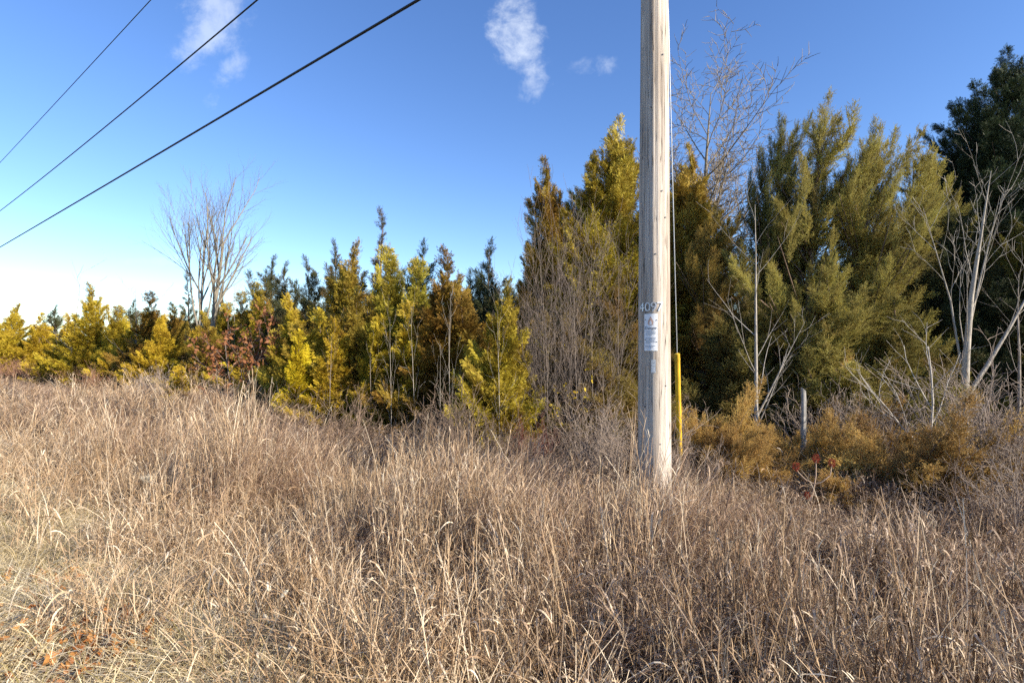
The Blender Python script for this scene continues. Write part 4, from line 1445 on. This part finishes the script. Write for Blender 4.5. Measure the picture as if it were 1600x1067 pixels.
def panicle(g, rng, P, tn, per, L, width, t_lo=.6):
    n = len(P) * per
    Q = np.repeat(P, per, 0)
    t = rng.uniform(t_lo, 1, n) * (P.shape[1] - 1)
    i = np.minimum(t.astype(int), P.shape[1] - 2)
    d = Q[np.arange(n), i + 1] - Q[np.arange(n), i]
    b = Q[np.arange(n), i] + d * (t - i)[:, None]
    dd = norm(norm(d) + rng.normal(0, .5, (n, 3)))
    LL = (L * rng.uniform(.4, 1.2, n) * (1.15 - .6 * (t / (P.shape[1] - 1) - t_lo) / (1 - t_lo)))[:, None]
    e = np.stack([b, b + dd * LL * .55, b + dd * LL + np.array([0, 0, -.15]) * LL], 1)
    f = rng.uniform(0, 6.28, n)
    g.ribbons(e, np.array([.8, 1.0, .5]) * width, np.stack([np.cos(f), np.sin(f), np.zeros(n)], -1), np.clip(np.repeat(tn, per) + .1, 0, 1))


def source(kind, k, fn, mat):
    g = Geo()
    fn(g, np.random.default_rng(1000 + 17 * k + sum(map(ord, kind)) * 31))
    SRC.setdefault(kind, []).append(bpy.data.objects.new(f'{kind}_clump', g.mesh(f'{kind}_clump', M[mat])))


def f_switch(g, rng):
    P, tn = blades(g, rng, 30, .18, .70, 1.20, .50, .16, .0050, .06, 6, (.48, .30), 1.7, .42)
    panicle(g, rng, P, tn, 8, .17, .0034, .45)
    curls(g, rng, P[:12], tn[:12], 1, .26, .0060, .05, .5)


def f_tallstem(g, rng):
    P, tn = blades(g, rng, 20, .20, .75, 1.20, .15, .10, .0066, .05, 6, (.5, .30), 1.8, 1.6)
    panicle(g, rng, P[:10], tn[:10], 7, .12, .0038, .6)
    curls(g, rng, P, tn, 2, .16, .0080, .05, .7)
    P, tn = blades(g, rng, 16, .18, .25, .60, .5, .3, .0060, .3, 6, (.62, .2), 2.0, 3.0)
    curls(g, rng, P[:18], tn[:18], 1, .16, .0062, .1, .9)


def f_straw(g, rng):
    P, tn = blades(g, rng, 46, .16, .24, .60, .50, .35, .0064, .28, 7, (.55, .28), 2.0, 3.0)
    curls(g, rng, P[:24], tn[:24], 1, .18, .0090, .05, .9)


def f_weed(g, rng):
    n = 10
    P, tn = blades(g, rng, n, .18, .65, 1.15, .16, .12, .0050, .05, 6, (.48, .28), 1.6, 1.8)
    g.tubes(P, np.linspace(.0032, .0016, 6)[None].repeat(n, 0), 3, np.clip(tn, 0, 1))
    panicle(g, rng, P, tn, 9, .16, .0036, .30)
    curls(g, rng, P, tn, 8, .075, .011, .15, .95, 5, 1.4)
    P2, t2 = blades(g, rng, 18, .2, .2, .5, .5, .4, .0042, .3, 6, (.40, .2), 2.0, 3.0)
    curls(g, rng, P2, t2, 1, .10, .007, .1, .9)


def f_verge(g, rng):
    blades(g, rng, 80, .14, .07, .22, 1.1, .5, .0055, .5, 5, (.55, .25), 1.8, 3.0)


for k in range(5):
    source('switch', k, f_switch, 'switch')
    source('stem', k, f_tallstem, 'straw')
    source('straw', k, f_straw, 'straw')
    source('weed', k, f_weed, 'weed')
    source('verge', k, f_verge, 'verge')


def f_leaf(g, rng):
    n = 1
    x = norm(np.array([[1.0, 0, 0]]))
    tv = LEAF[0].copy()
    tv[:, 2] += rng.normal(0, .10, len(tv))
    g.stamps(tv, LEAF[1], np.zeros((1, 3)), x * .062, np.array([[0, .070, 0]]), np.array([[0, 0, .13]]), np.array([rng.uniform(0, 1)]))


for k in range(6):
    source('leaf', k, f_leaf, 'fallen')


def scatter(name, label, kind, pts, rot, scl):
    """ONE object of uncountable stems: points carry rotation, size and clump index"""
    coll = bpy.data.collections.new(kind + '_clumps')
    for o in SRC[kind]:
        coll.objects.link(o)
    n = len(pts)
    me = bpy.data.meshes.new(name)
    me.vertices.add(n)
    me.vertices.foreach_set('co', np.ascontiguousarray(pts, dtype=np.float32).ravel())
    a = me.attributes.new('turn', 'FLOAT_VECTOR', 'POINT')
    a.data.foreach_set('vector', np.ascontiguousarray(rot, dtype=np.float32).ravel())
    a = me.attributes.new('size', 'FLOAT_VECTOR', 'POINT')
    a.data.foreach_set('vector', np.ascontiguousarray(scl, dtype=np.float32).ravel())
    a = me.attributes.new('pick', 'INT', 'POINT')
    a.data.foreach_set('value', (np.arange(n) * 7919 % len(SRC[kind])).astype(np.int32))
    o = mobj(name, me)
    o['kind'] = 'stuff'
    o['label'] = label
    o['category'] = 'grass' if kind != 'leaf' else 'leaves'
    md = o.modifiers.new('clumps', 'NODES')
    md.node_group = instancer(name, coll)
    return o


def field(rng, dens, v0, v1, y0, y1, wedge=1.22, feather=0.3):
    """random ground points between distances v0..v1 from the road line, inside the visible wedge"""
    n = int(dens * (2 * wedge * y1 + 3) * (y1 - y0))
    x = rng.uniform(-wedge * y1 - 1.5, wedge * y1 + 1.5, n)
    y = rng.uniform(y0, y1, n)
    v = vdist(x, y) + rng.normal(0, feather, n)
    ok = (v > v0) & (v < v1) & (np.abs(x) < wedge * y + 1.5)
    return x[ok], y[ok]


def patch_noise(x, y, s, seed):
    r = np.random.default_rng(seed)
    out = np.zeros_like(x)
    for k in range(6):
        a = r.uniform(0, 6.28)
        f = s * r.uniform(.5, 2.2)
        out += np.sin((x * math.cos(a) + y * math.sin(a)) * f + r.uniform(0, 6.28))
    return out / 6


def lay(name, label, kind, xs, ys, rng, s0, s1, zsc=None, zsd=math.pi, tilt=.10, tx=0.0, wmax=2.0):
    n = len(xs)
    pts = np.stack([xs, ys, ground_z(xs, ys) - .01], -1)
    rot = np.stack([rng.normal(0, tilt, n), rng.normal(tx, tilt, n), rng.normal(0, zsd, n) if zsd < 3 else rng.uniform(0, 6.28, n)], -1)
    hz_ = rng.uniform(s0, s1, n)
    s = hz_ * np.clip(ys / 6.0, 1.0, wmax)
    if zsc is None:
        zsc = np.ones(n)
    scl = np.stack([s, s, hz_ * zsc], -1)
    return scatter(name, label, kind, pts, rot, scl)


def hum(x, y):
    """height of the sward: low on the verge, tallest a few steps in, lower again toward the fence"""
    v = vdist(x, y)
    u = x * DIR[0] + y * DIR[1]
    h = np.interp(v, [0.9, 1.5, 2.6, 4.4, 5.6, 7.0, 9.0], [.35, .52, .86, .78, .36, .28, .26])
    far = np.clip((u - 1.5 * v) / 2.0, 0, 1)
    h = h + far * np.exp(-np.clip((u - 12) / 9, 0, 3) ** 2) * np.clip((v - 3.0) / 2, 0, 1) * .42
    h = h * np.where(u < 1.2, .92, 1.0)
    return h * (1 + 0.50 * patch_noise(x, y, 1.6, 4) + .45 * patch_noise(x, y, 4.0, 14))


def far_edge(u):
    """the meadow gives way to brush and trees here"""
    return np.interp(u, [-5, 2.2, 3.5, 9, 14, 60], [9.0, 6.9, 5.3, 5.5, 8.9, 9.0])


def tufted(x, y):
    """1 in the tussocks, 0 in the gaps between them"""
    return np.clip(.60 + 1.25 * patch_noise(x, y, 3.0, 39) + .7 * patch_noise(x, y, 7.0, 40), .10, 1)


rng = np.random.default_rng(21)


def sow(kinds, keepf, v0, rng):
    xs_, ys_ = [], []
    for dens, ya, yb in kinds:
        x, y = field(rng, dens, v0, 9.8, ya, yb)
        u = x * DIR[0] + y * DIR[1]
        v = vdist(x, y)
        k = (rng.uniform(size=len(x)) < keepf(x, y, u, v)) & (v < far_edge(u) + 1.5 * patch_noise(x, y, 2.0, 5) + .6 * patch_noise(x, y, 6.0, 15))
        xs_.append(x[k])
        ys_.append(y[k])
    return np.concatenate(xs_), np.concatenate(ys_)


# switch-like grass with airy heads: the far and left field
x, y = sow(((30, 2.0, 7.0), (18, 7.0, 14.0), (7, 14.0, 27.0), (4, 27.0, 46.0)), lambda x, y, u, v: np.clip((u - .6 + .9 * patch_noise(x, y, .9, 9)) / 3.0, 0.05, 1) * tufted(x, y), 2.2, rng)
lay('tall_grass', 'tall dry brown grass bent to the right across the field', 'switch', x, y, rng, .85, 1.15, hum(x, y), .40, .08, .05)
# upright straw stems everywhere near
x, y = sow(((38, 1.7, 6.5), (8, 6.5, 16)), lambda x, y, u, v: np.clip((u + 1.4) / 3.5, .22, 1) * tufted(x, y), 1.75, rng)
lay('straw_stems', 'upright dry straw stems with curled leaves in the foreground', 'stem', x, y, rng, .8, 1.15, hum(x, y) * 1.05, 4, .13)
# tangled straw under it
x, y = sow(((44, 1.7, 7.5),), lambda x, y, u, v: np.clip((u + .6) / 3.2, .10, 1) * np.clip(tufted(x, y) + .15, 0, 1), 1.35, rng)
lay('matted_straw', 'matted pale straw lying under the taller stems', 'straw', x, y, rng, .7, 1.2, None, 4, .18)
# dead weeds, thicker to the right and around the trees
xs1, ys1 = sow(((34, 1.7, 6.0), (24, 6.0, 11.0), (6, 11, 20)), lambda x, y, u, v: np.clip((3.4 - u + 1.6 * patch_noise(x, y, .8, 19)) / 4.0, 0.07, 1) * np.clip(tufted(x, y) + .1, 0, 1), 2.1, rng)
x, y = field(rng, 20, 5.0, 9.5, 4.5, 14.0)
u = x * DIR[0] + y * DIR[1]
k = (vdist(x, y) > far_edge(u) - .6) & (u < 14)
x, y = np.concatenate([xs1, x[k]]), np.concatenate([ys1, y[k]])
lay('dead_weeds', 'tangle of dead brown weeds and goldenrod on the right', 'weed', x, y, rng, .75, 1.15, np.clip(hum(x, y) * 1.12, .45 + .25 * patch_noise(x, y, 3.5, 77), 1.2), 4, .22)
CLUST = ((-2.20, 2.82, .10, .15, 190), (-1.95, 2.55, .10, .13, 190), (-3.27, 3.52, .16, .10, 110), (-3.05, 3.42, .10, .08, 60), (-2.53, 2.75, .14, .09, 90), (-2.2, 2.50, .22, .10, 60), (-2.65, 3.0, .45, .35, 140))
# short verge
x, y = field(rng, 130, -.9, 1.75, 1.5, 9.0, feather=.15)
x2, y2 = field(rng, 30, -.6, 1.8, 9.0, 30.0, feather=.15)
x, y = np.concatenate([x, x2]), np.concatenate([y, y2])
for (cx, cy, sx, sy, n) in CLUST[:6]:
    k = (((x - cx) / (sx * 1.1)) ** 2 + ((y - cy) / (sy * 1.1)) ** 2 > 1) | (rng.uniform(size=len(x)) < .45)
    x, y = x[k], y[k]
lay('verge_grass', 'short pale verge grass at the lower left corner', 'verge', x, y, rng, .7, 1.3, None, 4, .15)
# fallen leaves in the verge
lx, ly, n_ = [], [], 0
for (cx, cy, sx, sy, n) in CLUST:
    lx.append(rng.normal(cx, sx, n))
    ly.append(rng.normal(cy, sy, n))
lx, ly = np.concatenate(lx), np.concatenate(ly)
pts = np.stack([lx, ly, ground_z(lx, ly) + rng.uniform(.02, .11, len(lx))], -1)
s = rng.uniform(.5, 1.1, len(lx))
scatter('fallen_leaves', 'orange brown fallen leaves caught in the verge grass', 'leaf', pts, np.stack([rng.normal(0, .5, len(lx)), rng.normal(0, .5, len(lx)), rng.uniform(0, 6.28, len(lx))], -1), np.stack([s, s, s], -1))

# far wood behind everything: too deep to tell trees apart
rw = np.random.default_rng(99)
uu = rw.uniform(-14, 62, 330)
vv = rw.uniform(14.5, 28, 330)
X_ = uu * DIR[0] + vv * NRM[0]
Y_ = uu * DIR[1] + vv * NRM[1]
ok = (Y_ > 12) & (np.abs(X_) < 1.2 * Y_)
X_, Y_, uu = X_[ok], Y_[ok], uu[ok]
sw = rw.uniform(.75, 1.0, len(X_)) * np.where(uu < 3, 1.0, np.where(uu < 12, .82, .95))
acc = {k: [] for k in ('P', 'turn', 'size', 'pick', 'btint')}
for i in range(len(X_)):
    d = PROTO[('juniper0', 'juniper1', 'juniper2')[i % 3]][1]
    a = rw.uniform(0, 6.28)
    c_, s_ = math.cos(a), math.sin(a)
    P = d['P'][::2] * np.array([1.4, 1.4, 1.0]) * sw[i]
    acc['P'].append(np.stack([P[:, 0] * c_ - P[:, 1] * s_ + X_[i], P[:, 0] * s_ + P[:, 1] * c_ + Y_[i], P[:, 2] + float(ground_z(X_[i], Y_[i]))], -1))
    acc['turn'].append(d['turn'][::2] + np.array([0, 0, a]))
    acc['size'].append(d['size'][::2] * sw[i] * 1.5)
    acc['pick'].append(d['pick'][::2])
    acc['btint'].append(d['btint'][::2])
wd_ = mobj('background_wood', bough_points('background_wood', *(np.concatenate(acc[k]) for k in ('P', 'turn', 'size', 'pick', 'btint')), (0.085, .085, .034), .32))
wd_.modifiers.new('boughs', 'NODES').node_group = BOUGH_NODES['plume']
wd_['kind'] = 'stuff'
wd_['label'] = 'dark evergreen wood filling in behind the front trees'
wd_['category'] = 'wood'


# ------------------------------------------------------------------ small plants that stand out
def stalk(P, r0, r1, g, tint=.5):
    P = np.array(P, float)
    g.tubes(P[None], np.linspace(r0, r1, len(P))[None], 5, tint)


# sumac with red fruit heads
x, y, z = at(1268, 5.9)
su = thing('sumac', 'forked sumac stem with red fruit heads before the low junipers', 'shrub', (x, y, z))
g = Geo()
stalk([(-.02, 0, 0), (-.02, 0, .18), (.01, 0, .33), (.035, 0, .45)], .011, .009, g)
heads = [((.035, 0, .45), (-.05, .03, .49), (-.12, .06, .57), (-.15, .05, .62)), ((.035, 0, .45), (.05, 0, .55), (.05, 0, .64), (.052, 0, .725)), ((.035, 0, .45), (.10, -.03, .48), (.19, -.04, .56), (.215, -.03, .68))]
for h_ in heads:
    stalk(h_, .008, .007, g)
stalk([(0, 0, .2), (-.03, -.04, .26), (-.08, -.05, .31)], .006, .005, g)
mobj('stem', g.mesh('stem', M['bark'], True), su, (0.36, .27, .20, 1))
for k, h_ in enumerate(heads + [((0, 0, 0), (-.08, -.05, .31))]):
    rr_ = np.random.default_rng(k)
    g = Geo()
    n = 130
    d = norm(rr_.normal(size=(n, 3)))
    rad3 = np.array([.026, .026, .042]) if k < 3 else np.array([.02, .02, .028])
    p = np.array(h_[-1]) + d * rad3 * rr_.uniform(.6, 1, (n, 1)) + np.array([0, 0, .02])
    X, Y, Z = basis(d, rr_)
    g.stamps(TUFT[0], TUFT[1], p, X * .022, Y * .03, Z * .03, np.full(n, .5))
    mobj('fruit_head', g.mesh('fruit_head', M['sumac']), su)

# Queen Anne's lace heads in the field
GQ = 'pale umbel heads standing in the grass'
for px, Y, ztop, lab, sd_ in ((229, 5.0, .30, 'larger whitish dried umbel head in the left field', 1), (296, 5.6, .40, 'smaller whitish dried umbel head, further right and higher', 2)):
    x, y, z = at(px, Y)
    o = thing('wild_carrot', lab, 'wildflower', (x, y, z), 0, GQ)
    g = Geo()
    H = ztop - z
    stalk([(0, 0, 0), (.01, 0, H * .5), (.0, 0, H)], .004, .003, g)
    mobj('stem', g.mesh('stem', M['bark']), o, (0.45, .36, .25, 1))
    rr_ = np.random.default_rng(sd_)
    n = 90
    g = Geo()
    a = rr_.uniform(0, 6.28, n)
    r = .055 * rr_.uniform(0, 1, n) ** .5 * (1 if sd_ == 1 else .8)
    tip = np.stack([r * np.cos(a), r * np.sin(a), H + .03 + .5 * r + rr_.normal(0, .006, n)], -1)
    b = np.tile(np.array([0, 0, H - .01]), (n, 1))
    g.ribbons(np.stack([b, (b + tip) / 2 + np.array([0, 0, -.008]), tip], 1), np.array([.002, .002, .003]), norm(rr_.normal(size=(n, 3))), np.full(n, .6))
    d = norm(rr_.normal(size=(n, 3)) + np.array([0, 0, 1]))
    X, Y3, Z = basis(d, rr_)
    g.stamps(TUFT[0], TUFT[1], tip, X * .016, Y3 * .02, Z * .02, np.full(n, .6))
    mobj('flower_head', g.mesh('flower_head', M['pod']), o)

# goldenrod plume by the pole
x, y, z = at(988, 4.45)
o = thing('goldenrod', 'pale tan goldenrod plume leaning against the pole foot', 'wildflower', (x, y, z))
g = Geo()
stalk([(.05, 0, 0), (.03, 0, .35), (.0, 0, .62), (-.05, 0, .78)], .004, .002, g)
mobj('stem', g.mesh('stem', M['bark']), o, (0.3, .22, .15, 1))
rr_ = np.random.default_rng(12)
n = 260
t = rr_.uniform(0, 1, n)
p = np.stack([-.16 * t + .05, np.zeros(n), .70 + .10 * np.sin(t * 2.4)], -1) + rr_.normal(0, .022, (n, 3))
d = norm(rr_.normal(size=(n, 3)) + np.array([0, 0, .6]))
X, Y3, Z = basis(d, rr_)
g = Geo()
g.stamps(TUFT[0], TUFT[1], p, X * .022, Y3 * .02, Z * .02, rr_.uniform(.5, 1, n))
mobj('flower_head', g.mesh('flower_head', M['straw']), o)

# milkweed with split pale pods in the foreground
x, y, z = at(432, 2.75)
o = thing('milkweed', 'dry milkweed with split pale pods in the near grass', 'wildflower', (x, y, z))
g = Geo()
stalk([(0, 0, 0), (.01, 0, .2), (.0, .01, .42)], .005, .003, g)
mobj('stem', g.mesh('stem', M['bark']), o, (0.40, .32, .22, 1))
for k, (dx, dz, a) in enumerate(((-.03, .36, 2.0), (.03, .33, .5), (.0, .26, -1.2), (-.035, .20, 2.6))):
    tv, tf = LEAF
    X = np.array([[math.cos(a) * .5, .2, math.sin(a)]])
    X, Y3, Z = basis(norm(X), np.random.default_rng(k))
    g = Geo()
    g.stamps(tv, tf, np.array([[dx, -.02, dz]]), X * .055, Y3 * .05, Z * .10, np.array([.6]))
    g.stamps(tv * np.array([1, 1, -1]), tf, np.array([[dx + .004, -.024, dz]]), X * .052, Y3 * .048, Z * .10, np.array([.6]))
    mobj('pod', g.mesh('pod', M['pod']), o)
